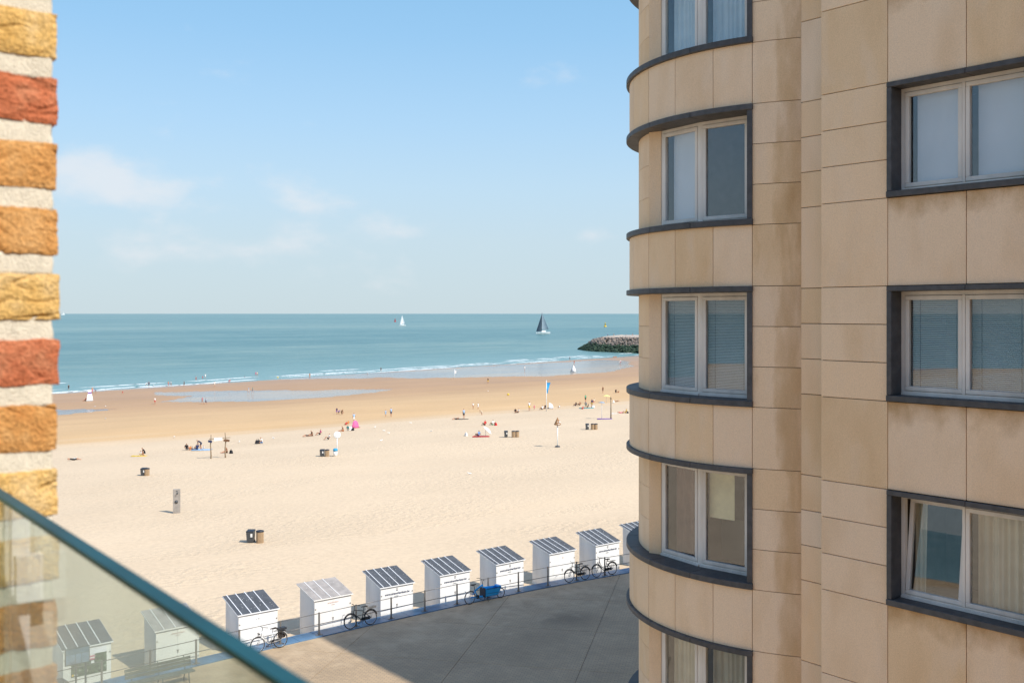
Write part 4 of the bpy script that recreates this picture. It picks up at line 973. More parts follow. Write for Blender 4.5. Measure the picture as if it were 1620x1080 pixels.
WL, WM, WR = (13.58, 12.50), (13.45, 11.50), (13.585, 10.53)
TD = {0: ('curtain_blue', 'curtain_blue'), 1: ('roller', None), 2: ('venetian', 'venetian'), 3: ('reflected_dark', 'half'), 4: ('curtain', 'curtain'), 5: ('net', 'net'), 6: ('curtain', 'venetian'), 7: (None, None)}
g_ = .09
for k in range(8):
    lt = 17.83 - PITCH * (k - 1)                 # top of the lintel ledge over this floor's window
    st_ = lt - 1.82; sb = st_ - .10              # top and underside of the sill ledge
    nb = 17.83 - PITCH * k                       # top of the ledge under the spandrel below
    if sb < .6: continue
    lt = min(lt, TOP1)
    # spandrel of big curved panels
    for a_, c_ in zip(SJ[1:], SJ[2:]):
        b = MB(); arc(b, TR - .045, TR, c_ + g_, a_ - g_, nb + .002, sb - .002); bb_(b, 'curved_panel', 'stone')
    b = MB(); arc(b, TR - .3, TR - .05, 60, 214, nb - .0, sb); bb_(b, 'wall', 'joint_dark')
    # pilaster between window and facade: one tall panel and three small ones
    for z0, z1 in [(nb, sb)] + [(sb + (lt - sb) * i / 3, sb + (lt - sb) * (i + 1) / 3) for i in range(3)]:
        b = MB(); arc(b, TR - .045, TR, 200.0 + g_, 213.3 - g_, z0 + .005, z1 - .005); bb_(b, 'curved_panel', 'stone_corner')
    b = MB(); arc(b, TR - .3, TR - .05, 199.9, 214, sb, lt); bb_(b, 'wall', 'joint_dark')
    # ledges of dark stone in segments
    for z0, z1, r in ((sb, st_, TR + .06), (lt - .09, lt, TR + .06)):
        cuts = [200.3, 181.0, 163.0, 146, 128, 110, 92, 77]
        if lt >= TOP1 and z0 > st_: continue
        for a_, c_ in zip(cuts, cuts[1:]):
            b = MB(); arc(b, TR - .62, r, c_ + .04, a_ - .04, z0, z1); bevel(bb_(b, 'ledge', 'bluestone'), .008, 1)
    # jamb beside the pilaster
    b = MB(); arc(b, TR - .36, TR + .035, 198.7, 200.1, st_, lt - .09); bb_(b, 'window_jamb', 'bluestone')
    # pier of three stones on the seaward side
    for i in range(3):
        z0 = st_ + (lt - .09 - st_) * i / 3; z1 = st_ + (lt - .09 - st_) * (i + 1) / 3
        for a_, c_ in ((154.2, 140), (140, 122), (122, 104), (104, 77)):
            b = MB(); arc(b, TR - .45, TR - .175, c_ + g_ * .6, a_ - (0 if a_ == 154.2 else g_ * .6), z0 + .003, z1 - .003); bb_(b, 'pier_stone', 'stone')
    b = MB(); b.prism([(13.50, 12.72), (13.565, 12.497), (13.85, 12.53), (13.85, 12.80)], st_ + .001, lt - .091); bb_(b, 'reveal', 'stone')
    b = MB(); arc(b, TR - .8, TR - .47, 80, 150, st_, lt - .09); bb_(b, 'wall', 'joint_dark')
    wm_ = 'room_reflection' if k == 3 else 'room_wall'  # brown room tone stands in for dark brick mirrored in these panes
    window(WL, WM, st_ + .002, lt - .092, 1, (TD[k][0],), room=.95, wallm=wm_)
    window(WM, WR, st_ + .002, lt - .092, 1, (TD[k][1],), room=.95, wallm=wm_)
b = MB(); arc(b, 0.6, TR - .05, 60, 214, TOP1 - .06, TOP1 + .05); bb_(b, 'roof', 'concrete')
b = MB(); b.lathe([(1.6, 0), (1.6, TOP1 - .1)], 24, (TC.x + .2, TC.y, 0)); bb_(b, 'rear_wall', 'joint_dark')
b = MB(); arc(b, TR - .3, TR, 60, 213, 0, 1.2); bb_(b, 'plinth', 'stone')

# ------------------------------------------------------------------ the near balcony: brick pier and glass balustrade
own = empty('brick_building', (-2, -4, 0), 0, 'yellow and red brick building with pale mortar at the left edge', 'building')
OW = Vector((-2, -4, 0))
def ob(mb, name, mat):
    mb.v = [(p[0] - OW.x, p[1] - OW.y, p[2]) for p in mb.v]; return mb.build(name, mat, own)
BY, BXR = 1.24, .3405
pitch, bh, bw, bd = .0743, .0545, .102, .10
def clay(name, c1, c2, c3):
    m, N, L = new_mat(name)
    b = N('ShaderNodeBsdfPrincipled'); b.inputs['Roughness'].default_value = .92; b.inputs['Specular IOR Level'].default_value = .15
    tc = N('ShaderNodeTexCoord'); oi = N('ShaderNodeObjectInfo')
    of = N('ShaderNodeVectorMath'); of.operation = 'SCALE'; of.inputs[0].default_value = (3, 5, 7); L(oi.outputs['Random'], of.inputs['Scale'])
    ad = N('ShaderNodeVectorMath'); ad.operation = 'ADD'; L(tc.outputs['Object'], ad.inputs[0]); L(of.outputs[0], ad.inputs[1])
    n = N('ShaderNodeTexNoise'); n.inputs['Scale'].default_value = 22; n.inputs['Detail'].default_value = 8; n.inputs['Roughness'].default_value = .65; L(ad.outputs[0], n.inputs['Vector'])
    r = ramp(N, [(.32, c1), (.5, c2), (.68, c3)]); L(n.outputs['Fac'], r.inputs[0])
    n2 = N('ShaderNodeTexNoise'); n2.inputs['Scale'].default_value = 260; n2.inputs['Detail'].default_value = 3; L(ad.outputs[0], n2.inputs['Vector'])
    r2 = N('ShaderNodeMapRange'); r2.inputs['From Min'].default_value = .3; r2.inputs['From Max'].default_value = .7; r2.inputs['To Min'].default_value = .72; r2.inputs['To Max'].default_value = 1.18; L(n2.outputs['Fac'], r2.inputs['Value'])
    sc = N('ShaderNodeVectorMath'); sc.operation = 'SCALE'; L(r.outputs[0], sc.inputs[0]); L(r2.outputs[0], sc.inputs['Scale']); L(sc.outputs[0], b.inputs['Base Color'])
    bp = N('ShaderNodeBump'); bp.inputs['Strength'].default_value = 1.0; bp.inputs['Distance'].default_value = .004; L(n2.outputs['Fac'], bp.inputs['Height']); L(bp.outputs[0], b.inputs['Normal'])
    out(N, L, b.outputs[0])
clay('clay_yellow', (.58, .34, .10), (.66, .42, .15), (.70, .50, .25))
clay('clay_red', (.42, .12, .05), (.50, .16, .075), (.54, .23, .12))
clay('clay_orange', (.50, .22, .065), (.58, .29, .095), (.62, .36, .15))
def brick_mesh(seed, cuts):
    bm = bmesh.new(); bmesh.ops.create_cube(bm, size=1.0)
    bmesh.ops.scale(bm, vec=(bw, bd, bh), verts=bm.verts)
    # finer towards the visible end
    bmesh.ops.subdivide_edges(bm, edges=bm.edges[:], cuts=cuts, use_grid_fill=True)
    sx = seed * 3.7; tilt = .35 * math.sin(seed * 2.3)
    for v in bm.verts:
        p = v.co.copy()
        ex = (bw / 2 - abs(p.x)) / .010; ez = (bh / 2 - abs(p.z)) / .009; ey = (bd / 2 - abs(p.y)) / .010
        # worn arrises
        q = sorted([max(0, min(1, ex)), max(0, min(1, ez)), max(0, min(1, ey))])
        rd = (1 - q[0]) * (1 - q[1])
        v.co -= Vector((math.copysign(1, p.x) if ex < 1 else 0, math.copysign(1, p.y) if ey < 1 else 0, math.copysign(1, p.z) if ez < 1 else 0)) * rd * .0016
        # folded clay creases running across the face
        a = (p.z + p.x * tilt) * 95 + 2.2 * noise.noise((p.x * 18 + sx, p.z * 30, sx))
        cr_ = noise.noise((p.x * 14 + sx, a * .42, seed)); crease = max(0, 1 - abs(cr_) * 9) * max(0, min(1, .3 + 1.4 * noise.noise((p.x * 20, p.z * 40, sx + 5))))
        big = noise.noise((p.x * 26 + sx, p.y * 26, p.z * 34)); fine = noise.noise((p.x * 110, p.y * 110 + sx, p.z * 130))
        dy = -.0018 * big - .0008 * fine + .0055 * crease
        if p.y < 0: v.co.y += dy
        v.co.z += (.0020 * noise.noise((p.x * 30 + sx, p.y * 20, p.z * 8 + seed)) + .0012 * noise.noise((p.x * 130 + sx, p.y * 60, seed))) * (abs(p.z) / (bh / 2))
        v.co.x += (.0024 * noise.noise((p.z * 40 + sx, p.y * 20, seed)) + .0010 * noise.noise((p.z * 160 + sx, p.y * 60, seed))) * (abs(p.x) / (bw / 2))
    me = bpy.data.meshes.new('brick'); bm.to_mesh(me); bm.free()
    me.polygons.foreach_set('use_smooth', [True] * len(me.polygons))
    return me
seq = {0: 'clay_yellow', 1: 'clay_red', 2: 'clay_orange', 3: 'clay_orange', 4: 'clay_yellow', 5: 'clay_red', 6: 'clay_orange', 7: 'clay_yellow', 8: 'clay_yellow', 9: 'clay_orange', 10: 'clay_orange'}
low = [brick_mesh(s, 7) for s in (101, 102, 103)]
rb = random.Random(5)
for i in range(-7, 20):
    zc = 14.5 + .3165 - i * pitch
    cm = seq.get(i) or rb.choice(('clay_yellow', 'clay_red', 'clay_orange'))
    for j in range(1):
        vis = j == 0 and -1 <= i <= 11
        me = brick_mesh(i + 3, 44) if vis else low[(i + j) % 3]
        if vis: me.materials.append(MATS[cm])
        o = link('brick', me, own)
        if not vis:
            if not me.materials: me.materials.append(MATS['clay_orange'])
            o.material_slots[0].link = 'OBJECT'; o.material_slots[0].material = MATS[cm if j == 0 else rb.choice(('clay_yellow', 'clay_red', 'clay_orange'))]
        xo = BXR - bw / 2 - j * (bw + .012) - (0 if i % 2 == 0 else 0) + rb.uniform(-.002, .0015)
        o.location = (xo - OW.x, BY + bd / 2 - OW.y, zc)
        o.rotation_euler = (0, rb.uniform(-.006, .006), 0)
# mortar, a little back from the brick faces
bm = bmesh.new(); bmesh.ops.create_grid(bm, x_segments=20, y_segments=500, size=.5)
for v in bm.verts:
    x, z = v.co.x, v.co.y
    X_ = BXR - .0025 - (x + .5) * .10; Z_ = 14.5 + .3165 + 7.6 * pitch - (z + .5) * 27.2 * pitch
    d = .0062 + .0014 * noise.noise((X_ * 30, Z_ * 30, 3)) + .0004 * noise.noise((X_ * 150, Z_ * 150, 1))
    d -= .003
    fr = ((14.5 + .3165 - Z_) / pitch + .5) % 1.0 - .5
    if abs(fr) * pitch < bh / 2 - .006: d = .03
    if x < -.499: d = .1
    v.co = Vector((X_ + .0025 * noise.noise((Z_ * 60, 2, 2)), BY + d, Z_)) - OW
bmesh.ops.reverse_faces(bm, faces=bm.faces)
me = bpy.data.meshes.new('mortar'); bm.to_mesh(me); bm.free(); me.materials.append(MATS['mortar'])
me.polygons.foreach_set('use_smooth', [True] * len(me.polygons)); link('mortar', me, own)
b = MB(); b.box(BXR - .10, BXR - .006, BY + .012, BY + .095, 13.1, 15.45); ob(b, 'pier_core', 'mortar')
M('plaster', (.50, .50, .46), .8, .06, 3)
b = MB(); b.box(-2.4, BXR - .104, BY + .002, BY + .095, 12.9, 15.45); ob(b, 'window_reveal', 'plaster')
b = MB(); b.box(.214, .2325, BY - .016, BY + .001, 12.9, 15.44); ob(b, 'window_frame', 'strip_white')
b = MB(); b.box(.204, .231, BY - .034, BY - .017, 14.185, 14.235); ob(b, 'window_handle', 'strip_white')
# rest of the brick building, out of the picture: walls, floor slabs of the balconies
b = MB(); b.box(-12, .30, -14, BY + .12, 0, 12.75); ob(b, 'wall', 'brickwork')
b = MB(); b.box(-12, .28, -14, -1.8, 12.75, 22); ob(b, 'wall', 'brickwork')
b = MB(); b.box(-12, -2.4, -1.8, BY + .12, 12.75, 22); ob(b, 'wall', 'brickwork')
b = MB(); b.box(-2.4, .30, -1.8, BY + .12, 12.752, 12.9); ob(b, 'balcony_slab', 'slab_white')
b = MB(); b.box(-2.4, .26, -1.8, BY + .1, 15.46, 15.68); ob(b, 'balcony_slab', 'slab_white')
b = MB(); b.box(.20, .215, -1.8, BY + .1, 15.69, 16.7); ob(b, 'balcony_glass', 'balustrade_glass')
# glass balustrade, its upper rim falls towards the lower middle of the picture
gz = 14.5 - .188
Pn = Vector((.2505, .471)); Pf = Vector((.2705, 1.215)); gd = (Pf - Pn).normalized(); gn = Vector((gd.y, -gd.x)); TH = .0118
Pa = Pf + gd * .012; Pb = Pn - gd * 2.2
gl = empty('glass_balustrade', (Pa.x, Pa.y, 12.9), 0, 'frameless glass balustrade with thick teal rim in the lower left foreground', 'balustrade')
def G(p, z): return (p.x - Pa.x, p.y - Pa.y, z - 12.9)
b = MB(); i_, o_ = -gn * TH, gn * 0
b.hexa([G(Pb + i_, 12.92), G(Pb + o_, 12.92), G(Pa + o_, 12.92), G(Pa + i_, 12.92), G(Pb + i_, gz - .003), G(Pb + o_, gz - .003), G(Pa + o_, gz - .003), G(Pa + i_, gz - .003)])
b.build('pane', 'balustrade_glass', gl)
b = MB(); b.hexa([G(Pb + i_, gz - .002), G(Pb + o_, gz - .002), G(Pa + o_, gz - .002), G(Pa + i_, gz - .002), G(Pb + i_, gz), G(Pb + o_, gz), G(Pa + o_, gz), G(Pa + i_, gz)])
b.build('polished_rim', 'glass_edge', gl)
M('glass_arris', (.10, .26, .15), .5, .2, 9, spec=.2)
b = MB(); b.hexa([G(Pb + i_ * 1.02, gz - .004), G(Pb + i_ * .98, gz - .004), G(Pa + i_ * .98, gz - .004), G(Pa + i_ * 1.02, gz - .004), G(Pb + i_ * 1.02, gz - .0005), G(Pb + i_ * 1.0, gz - .0005), G(Pa + i_ * 1.0, gz - .0005), G(Pa + i_ * 1.02, gz - .0005)])
b.build('rim_arris', 'glass_arris', gl)
b = MB(); b.hexa([G(Pb + i_ * 1.8, 12.901), G(Pb - i_ * .8, 12.901), G(Pa - i_ * .8, 12.901), G(Pa + i_ * 1.8, 12.901), G(Pb + i_ * 1.8, 13.02), G(Pb - i_ * .8, 13.02), G(Pa - i_ * .8, 13.02), G(Pa + i_ * 1.8, 13.02)])
b.build('clamp_rail', 'steel', gl)

# ------------------------------------------------------------------ boats, buoys, breakwater
def at_sea(px, py):
    d = (14.5 - SEA_Z) * FPX / (py - 496); u = (px - 810) / FPX
    return Vector(((math.sin(YAW) + math.cos(YAW) * u) * d, (math.cos(YAW) - math.sin(YAW) * u) * d, SEA_Z)), d
def sailboat(px, py, hpx, lpx, label, dark):
    p, d = at_sea(px, py); H = hpx * d / FPX; Lh = lpx * d / FPX
    o = empty('sailboat', p, -YAW, label, 'sailboat', 'sailing boats at sea')
    k = Lh / 2; wv = Lh * .13
    b = MB(); hh = H * .095
    st = [(-1.0, .0, .95), (-.7, .55, .55), (-.2, 1, .3), (.4, 1, .2), (.95, .75, .1)]
    vs = []
    for t, wq, keel in st:
        x = t * k; vs += [(x, -wv * wq, hh), (x, -wv * wq * .7, hh * .1), (x, 0, -hh * .3), (x, wv * wq * .7, hh * .1), (x, wv * wq, hh)]
    b.add(vs, [(5 * i + j, 5 * i + j + 1, 5 * i + 6 + j, 5 * i + 5 + j) for i in range(4) for j in range(4)] + [(5 * i, 5 * i + 5, 5 * i + 9, 5 * i + 4) for i in range(4)] + [(20, 21, 22, 23, 24)]); b.build('hull', 'hull_white', o)
    b = MB(); b.hexa([(-.3 * k, -wv * .5, hh), (.4 * k, -wv * .5, hh), (.4 * k, wv * .5, hh), (-.3 * k, wv * .5, hh), (-.1 * k, -wv * .4, hh * 1.7), (.3 * k, -wv * .4, hh * 1.7), (.3 * k, wv * .4, hh * 1.7), (-.1 * k, wv * .4, hh * 1.7)]); b.build('cabin', 'hull_white', o)
    b = MB(); b.tube([(-.22 * k, 0, hh), (-.18 * k, 0, H)], H * .006, 6); b.tube([(-.2 * k, 0, hh * 2.1), (.60 * k, 0, hh * 2.0)], H * .005, 6); b.build('mast', 'dark_grey' if dark else 'pole_white', o)
    def sail(A, B, C, belly, mat):
        A, B, C = map(Vector, (A, B, C)); n = 8; vs = []; idx = {}
        for i in range(n + 1):
            for j in range(n + 1 - i):
                p_ = A + (B - A) * i / n + (C - A) * j / n; s = (i / n) * (1 - i / n - j / n) * 4 * belly; idx[i, j] = len(vs); vs.append(p_ + Vector((0, s, 0)))
        m2 = len(vs); fs = []
        vs += [v + Vector((0, .03, 0)) for v in vs]
        for i in range(n):
            for j in range(n - i):
                t = [idx[i, j], idx[i + 1, j], idx[i, j + 1]]; fs += [tuple(t), tuple(q + m2 for q in reversed(t))]
                if j < n - i - 1: t = [idx[i + 1, j], idx[i + 1, j + 1], idx[i, j + 1]]; fs += [tuple(t), tuple(q + m2 for q in reversed(t))]
        b = MB(); b.add(vs, fs, True); return b.build('sail', mat, o)
    sail((-.19 * k, 0, hh * 2.3), (.74 * k, 0, hh * 2.2), (-.17 * k, 0, H * .985), wv * .5, 'sail_grey' if dark else 'sail_white')
    sail((-.98 * k, 0, hh * 1.2), (-.24 * k, -wv * .4, hh * 1.2), (-.2 * k, 0, H * .93), -wv * .5, 'sail_dark' if dark else 'sail_white')
    return o
sailboat(859.5, 528, 34, 23, 'large sailing yacht with dark grey sails and white hull', True)
sailboat(637, 515.5, 17, 10, 'small distant sailing boat with white sails near the horizon', False)
p, d = at_sea(100, 498.2); o = empty('motor_ship', p, -YAW, 'tiny white ship on the horizon beside the brick wall', 'ship'); k = d / FPX
b = MB(); b.hexa([(-2.4 * k, -k, 0), (2 * k, -k, 0), (2 * k, k, 0), (-2.4 * k, k, 0), (-3 * k, -k, 1.2 * k), (2.4 * k, -k, 1.2 * k), (2.4 * k, k, 1.2 * k), (-3 * k, k, 1.2 * k)]); b.build('hull', 'hull_white', o)
b = MB(); b.box(-.5 * k, 1.6 * k, -.7 * k, .7 * k, 1.2 * k, 2.6 * k); b.tube([(.3 * k, 0, 2.6 * k), (.3 * k, 0, 4.6 * k)], .25 * k, 6); b.build('deckhouse', 'hull_white', o)
def buoy(px, py, hpx, col, label):
    p, d = at_sea(px, py); h = hpx * d / FPX; CM(col)
    o = empty('buoy', p, 0, label, 'buoy', 'buoys on the sea')
    b = MB(); b.lathe([(h * .10, -.1 * h), (h * .32, .0), (h * .34, h * .18), (h * .2, h * .28)], 12); b.build('float', 'cloth_' + col, o)
    b = MB(); b.lathe([(h * .16, h * .28), (h * .10, h * .8), (h * .16, h * .84), (h * .02, h)], 10); b.build('mast', 'cloth_' + col, o)
buoy(625, 509, 5, 'red', 'red buoy left of the small white sailing boat')
buoy(957.5, 517, 7, 'yellow', 'yellow buoy out at sea above the rock breakwater')

# breakwater of loose rock with a flat pale crest
bw_ = empty('breakwater', (433, 430, SEA_Z), 0, 'rock breakwater with dark weedy foot and pale flat crest', 'breakwater')
RB = random.Random(11)
def rock(mb, c, r):
    ico = [(0, 0, 1), (.9, 0, .4), (.28, .85, .45), (-.72, .53, .4), (-.72, -.53, .5), (.28, -.85, .4), (.72, .53, -.45), (-.28, .85, -.4), (-.9, 0, -.45), (-.28, -.85, -.4), (.72, -.53, -.4), (0, 0, -1)]
    fs = [(0, 1, 2), (0, 2, 3), (0, 3, 4), (0, 4, 5), (0, 5, 1), (1, 6, 2), (2, 7, 3), (3, 8, 4), (4, 9, 5), (5, 10, 1), (6, 7, 2), (7, 8, 3), (8, 9, 4), (9, 10, 5), (10, 6, 1), (11, 7, 6), (11, 8, 7), (11, 9, 8), (11, 10, 9), (11, 6, 10)]
    q = Matrix.Rotation(RB.uniform(0, 6.28), 3, Vector((RB.uniform(-1, 1), RB.uniform(-1, 1), RB.uniform(-1, 1))).normalized())
    s = Vector((RB.uniform(.7, 1.3), RB.uniform(.7, 1.3), RB.uniform(.55, .95))) * r
    mb.add([Vector(c) + q @ Vector((p[0] * s.x, p[1] * s.y, p[2] * s.z)) for p in ico], fs)
# local frame: origin at the root end's middle; ridge runs along Y
core = MB(); lens = [(-110, 9.6, 9), (-40, 8.6, 9), (6, 7.9, 8), (18, 7.0, 5), (30, 2.4, 2), (37, .1, .5)]
for (y0, h0, t0), (y1, h1, t1) in zip(lens, lens[1:]):
    core.hexa([(-t0 - h0 * 1.15, y0, -1), (t0 + h0 * 1.3, y0, -1), (t1 + h1 * 1.3, y1, -1), (-t1 - h1 * 1.15, y1, -1), (-t0 + .6, y0, h0 - .6), (t0, y0, h0 - .6), (t1, y1, h1 - .6), (-t1 + .6, y1, h1 - .6)])
core.build('core', 'rock_weed', bw_)
pale_, weed_ = MB(), MB()
for _ in range(2600):
    y = RB.uniform(-110, 37); h = lerp_tab([(a, b) for a, b, c in lens], y); t = lerp_tab([(a, c) for a, b, c in lens], y)
    s = RB.random(); side = -1 if RB.random() < .8 else 1
    z = h * s; xx = side * (t + (h - z) * 1.15)
    if h < 6.5 and RB.random() < .5: xx = RB.uniform(-1, 1) * (t + (h - z) * 1.15)
    r = RB.uniform(.55, 1.15)
    frac = z / 9 + .05 * noise.noise((y * .2, z, 0))
    rock(pale_ if (frac > .40 + .1 * RB.random()) else weed_, (xx, y, z), r)
tag(pale_.build('rocks', 'rock_pale', bw_), kind='stuff'); tag(weed_.build('weedy_rocks', 'rock_weed', bw_), kind='stuff')
b = MB()
for (y0, h0, t0), (y1, h1, t1) in zip(lens[:3], lens[1:4]):
    b.hexa([(-t0 + .8, y0, h0 - .5), (t0 - .8, y0, h0 - .5), (t1 - .8, y1, h1 - .5), (-t1 + .8, y1, h1 - .5), (-t0 + .8, y0, h0 + .35), (t0 - .8, y0, h0 + 1.6), (t1 - .8, y1, h1 + 1.4), (-t1 + .8, y1, h1 + .35)])
b.build('crest', 'jetty_top', bw_)

exec_people = True
# ------------------------------------------------------------------ people
def skin_person(name, J, B, lab):
    """one continuous body: J joints -> (pos, radius), B bones, lab bone -> cloth zone"""
    names = list(J); me = bpy.data.meshes.new(name)
    me.from_pydata([J[n][0] for n in names], [(names.index(a), names.index(b)) for a, b in B], [])
    o = bpy.data.objects.new(name, me); COL.objects.link(o)
    o.modifiers.new('skin', 'SKIN'); sb = o.modifiers.new('sub', 'SUBSURF'); sb.levels = 1; sb.render_levels = 1
    for i, n in enumerate(names):
        sv_ = me.skin_vertices[0].data[i]; r = J[n][1]; sv_.radius = (r, r) if not isinstance(r, tuple) else r
        sv_.use_root = n == 'pelvis'
    dg = bpy.context.evaluated_depsgraph_get(); dg.update()
    res = bpy.data.meshes.new_from_object(o.evaluated_get(dg)); bpy.data.objects.remove(o)
    res.materials.clear()
    for c in ('skin', 'white', 'navy', 'dark'): res.materials.append(CM(c))
    idx = dict(skin=0, top=1, bottom=2, hair=3)
    head = Vector(J['head'][0]); neck = Vector(J['neck'][0]); up = (head - neck).normalized(); fwd = Vector(J['nose'][0]) - head; fwd.normalize()
    for p in res.polygons:
        c = p.center; best = None
        for (a, b_) in B:
            A, Bb = Vector(J[a][0]), Vector(J[b_][0]); ab = Bb - A; t = max(0, min(1, (c - A).dot(ab) / max(ab.length_squared, 1e-9)))
            ra = J[a][1]; ra = ra if not isinstance(ra, tuple) else max(ra)
            d = (c - A - ab * t).length - ra * .5
            if best is None or d < best[0]: best = (d, (a, b_), t)
        z = lab.get(best[1], 'skin')
        if isinstance(z, tuple): z = z[0] if best[2] < z[2] else z[1]
        if z == 'head':
            q = c - head
            z = 'hair' if (q.dot(up) > .055 or (q.dot(fwd) < -.02 and q.dot(up) > -.06)) else 'skin'
        p.material_index = idx[z]; p.use_smooth = True
    return res
BONES = [('pelvis', 'spine'), ('spine', 'chest'), ('chest', 'neck'), ('neck', 'head'), ('head', 'crown'), ('head', 'nose'),
         ('chest', 'shL'), ('shL', 'elL'), ('elL', 'wrL'), ('wrL', 'hdL'), ('chest', 'shR'), ('shR', 'elR'), ('elR', 'wrR'), ('wrR', 'hdR'),
         ('pelvis', 'hpL'), ('hpL', 'knL'), ('knL', 'anL'), ('anL', 'toL'), ('pelvis', 'hpR'), ('hpR', 'knR'), ('knR', 'anR'), ('anR', 'toR')]
LAB = {('pelvis', 'spine'): 'top', ('spine', 'chest'): 'top', ('chest', 'neck'): ('top', 'skin', .6), ('neck', 'head'): ('skin', 'head', .4), ('head', 'crown'): 'head', ('head', 'nose'): 'head',
       ('chest', 'shL'): 'top', ('chest', 'shR'): 'top', ('shL', 'elL'): ('top', 'skin', .6), ('shR', 'elR'): ('top', 'skin', .6),
       ('pelvis', 'hpL'): 'bottom', ('pelvis', 'hpR'): 'bottom', ('hpL', 'knL'): ('bottom', 'skin', .7), ('hpR', 'knR'): ('bottom', 'skin', .7)}
RAD = dict(pelvis=(.15, .11), spine=(.13, .10), chest=(.155, .115), neck=.055, head=.098, crown=.075, nose=.022, shL=.065, shR=.065, elL=.045, elR=.045, wrL=.032, wrR=.032, hdL=.034, hdR=.034,
           hpL=.095, hpR=.095, knL=.062, knR=.062, anL=.040, anR=.040, toL=.034, toR=.034)
def pose(**k):
    return {n: (p, RAD[n]) for n, p in k.items()}
def torso(px, py, pz, lean, side=0, head_f=0):
    """joints of trunk and head from pelvis, leaning forward by angle"""
    s, c = math.sin(lean), math.cos(lean)
    def P(h, f=0): return (px + side * h, py + h * s + f * c, pz + h * c - f * s)
    return dict(pelvis=P(0), spine=P(.22), chest=P(.45), neck=P(.58), head=P(.70, .02 + head_f), crown=P(.765, .01 + head_f), nose=P(.69, .12 + head_f))
def arms(t, l, r):
    ch = Vector(t['chest']); d = {}
    for s, q, n in ((-1, l, 'L'), (1, r, 'R')):
        d['sh' + n] = tuple(ch + Vector((.175 * s, 0, .03)))
        for nm, v in zip(('el', 'wr', 'hd'), q): d[nm + n] = tuple(ch + Vector((v[0] * s, v[1], v[2])))
    return d
AD = ((.235, -.03, -.25), (.235, .05, -.49), (.23, .08, -.58))        # hanging arm
POSES = {}
t = torso(0, 0, .93, .02)
POSES['stand'] = pose(**t, **arms(t, AD, AD), hpL=(-.09, 0, .88), knL=(-.10, .02, .49), anL=(-.10, -.02, .08), toL=(-.12, .13, .035), hpR=(.09, 0, .88), knR=(.10, .02, .49), anR=(.10, -.02, .08), toR=(.12, .13, .035))
POSES['walk'] = pose(**t, **arms(t, ((.22, .12, -.24), (.21, .26, -.43), (.2, .30, -.50)), ((.22, -.14, -.23), (.21, -.16, -.47), (.2, -.14, -.56))),
                     hpL=(-.09, 0, .88), knL=(-.10, -.08, .50), anL=(-.10, -.32, .14), toL=(-.11, -.22, .035), hpR=(.09, 0, .88), knR=(.10, .20, .50), anR=(.10, .26, .09), toR=(.11, .40, .04))
t = torso(0, -.05, .80, 1.0)
POSES['bend'] = pose(**t, **arms(t, ((.2, .05, -.28), (.16, .12, -.52), (.15, .15, -.60)), ((.2, .05, -.28), (.16, .12, -.52), (.15, .15, -.60))),
                     hpL=(-.09, -.05, .78), knL=(-.11, .06, .44), anL=(-.11, -.04, .08), toL=(-.12, .11, .035), hpR=(.09, -.05, .78), knR=(.11, .06, .44), anR=(.11, -.04, .08), toR=(.12, .11, .035))
t = torso(0, 0, .13, -.12)
POSES['sit'] = pose(**t, **arms(t, ((.26, -.08, -.24), (.24, .16, -.30), (.2, .24, -.26)), ((.26, -.08, -.24), (.24, .16, -.30), (.2, .24, -.26))),
                    hpL=(-.10, .05, .11), knL=(-.14, .40, .42), anL=(-.12, .62, .08), toL=(-.13, .76, .04), hpR=(.10, .05, .11), knR=(.14, .40, .42), anR=(.12, .62, .08), toR=(.13, .76, .04))
t = torso(0, 0, .13, .35)
POSES['sit_long'] = pose(**t, **arms(t, ((.24, -.02, -.22), (.2, .22, -.32), (.18, .30, -.34)), ((.24, -.02, -.22), (.2, .22, -.32), (.18, .30, -.34))),
                         hpL=(-.10, .05, .10), knL=(-.12, .46, .14), anL=(-.12, .86, .06), toL=(-.13, .90, .16), hpR=(.10, .05, .10), knR=(.12, .46, .20), anR=(.12, .84, .06), toR=(.13, .89, .16))
t = torso(0, 0, .38, .55)
POSES['crouch'] = pose(**t, **arms(t, ((.22, .10, -.22), (.18, .22, -.42), (.16, .26, -.48)), ((.22, .10, -.22), (.18, .22, -.42), (.16, .26, -.48))),
                       hpL=(-.10, .02, .35), knL=(-.16, .38, .42), anL=(-.12, .14, .08), toL=(-.14, .28, .035), hpR=(.10, .02, .35), knR=(.16, .38, .42), anR=(.12, .14, .08), toR=(.14, .28, .035))
t = torso(0, 0, .12, -1.38)
POSES['lie'] = pose(**t, **arms(t, ((.28, .22, -.04), (.30, .44, -.06), (.30, .52, -.07)), ((.30, -.20, -.02), (.25, -.36, .02), (.15, -.40, .03))),
                    hpL=(-.10, .06, .11), knL=(-.12, .48, .12), anL=(-.12, .90, .07), toL=(-.15, .93, .17), hpR=(.10, .06, .11), knR=(.12, .44, .26), anR=(.12, .74, .07), toR=(.14, .86, .05))
PM = {n: skin_person('person', J, BONES, LAB) for n, J in POSES.items()}
npeople = [0]
def person(px, py, ps, label, top='white', bottom='navy', hair='dark', skin='skin', h=1.7, face=0, group='people on the beach', z=None):
    """face: 0 looks out to sea, degrees turn to the left"""
    p = ground(px, py)
    o = link('person', PM[ps], None, (p.x, p.y, p.z if z is None else z)); k = h / 1.74
    o.scale = (k, k, k); o.rotation_euler = (0, 0, math.radians(face))
    for i, c in enumerate((skin, top, bottom, hair)): o.material_slots[i].link = 'OBJECT'; o.material_slots[i].material = CM(c)
    tag(o, label, 'person', group); npeople[0] += 1
    return o
def c4(X, Y): return 60 + X / 4.05, 560 + Y / 4.05
def c5(X, Y): return 440 + X / 4.05, 560 + Y / 4.05
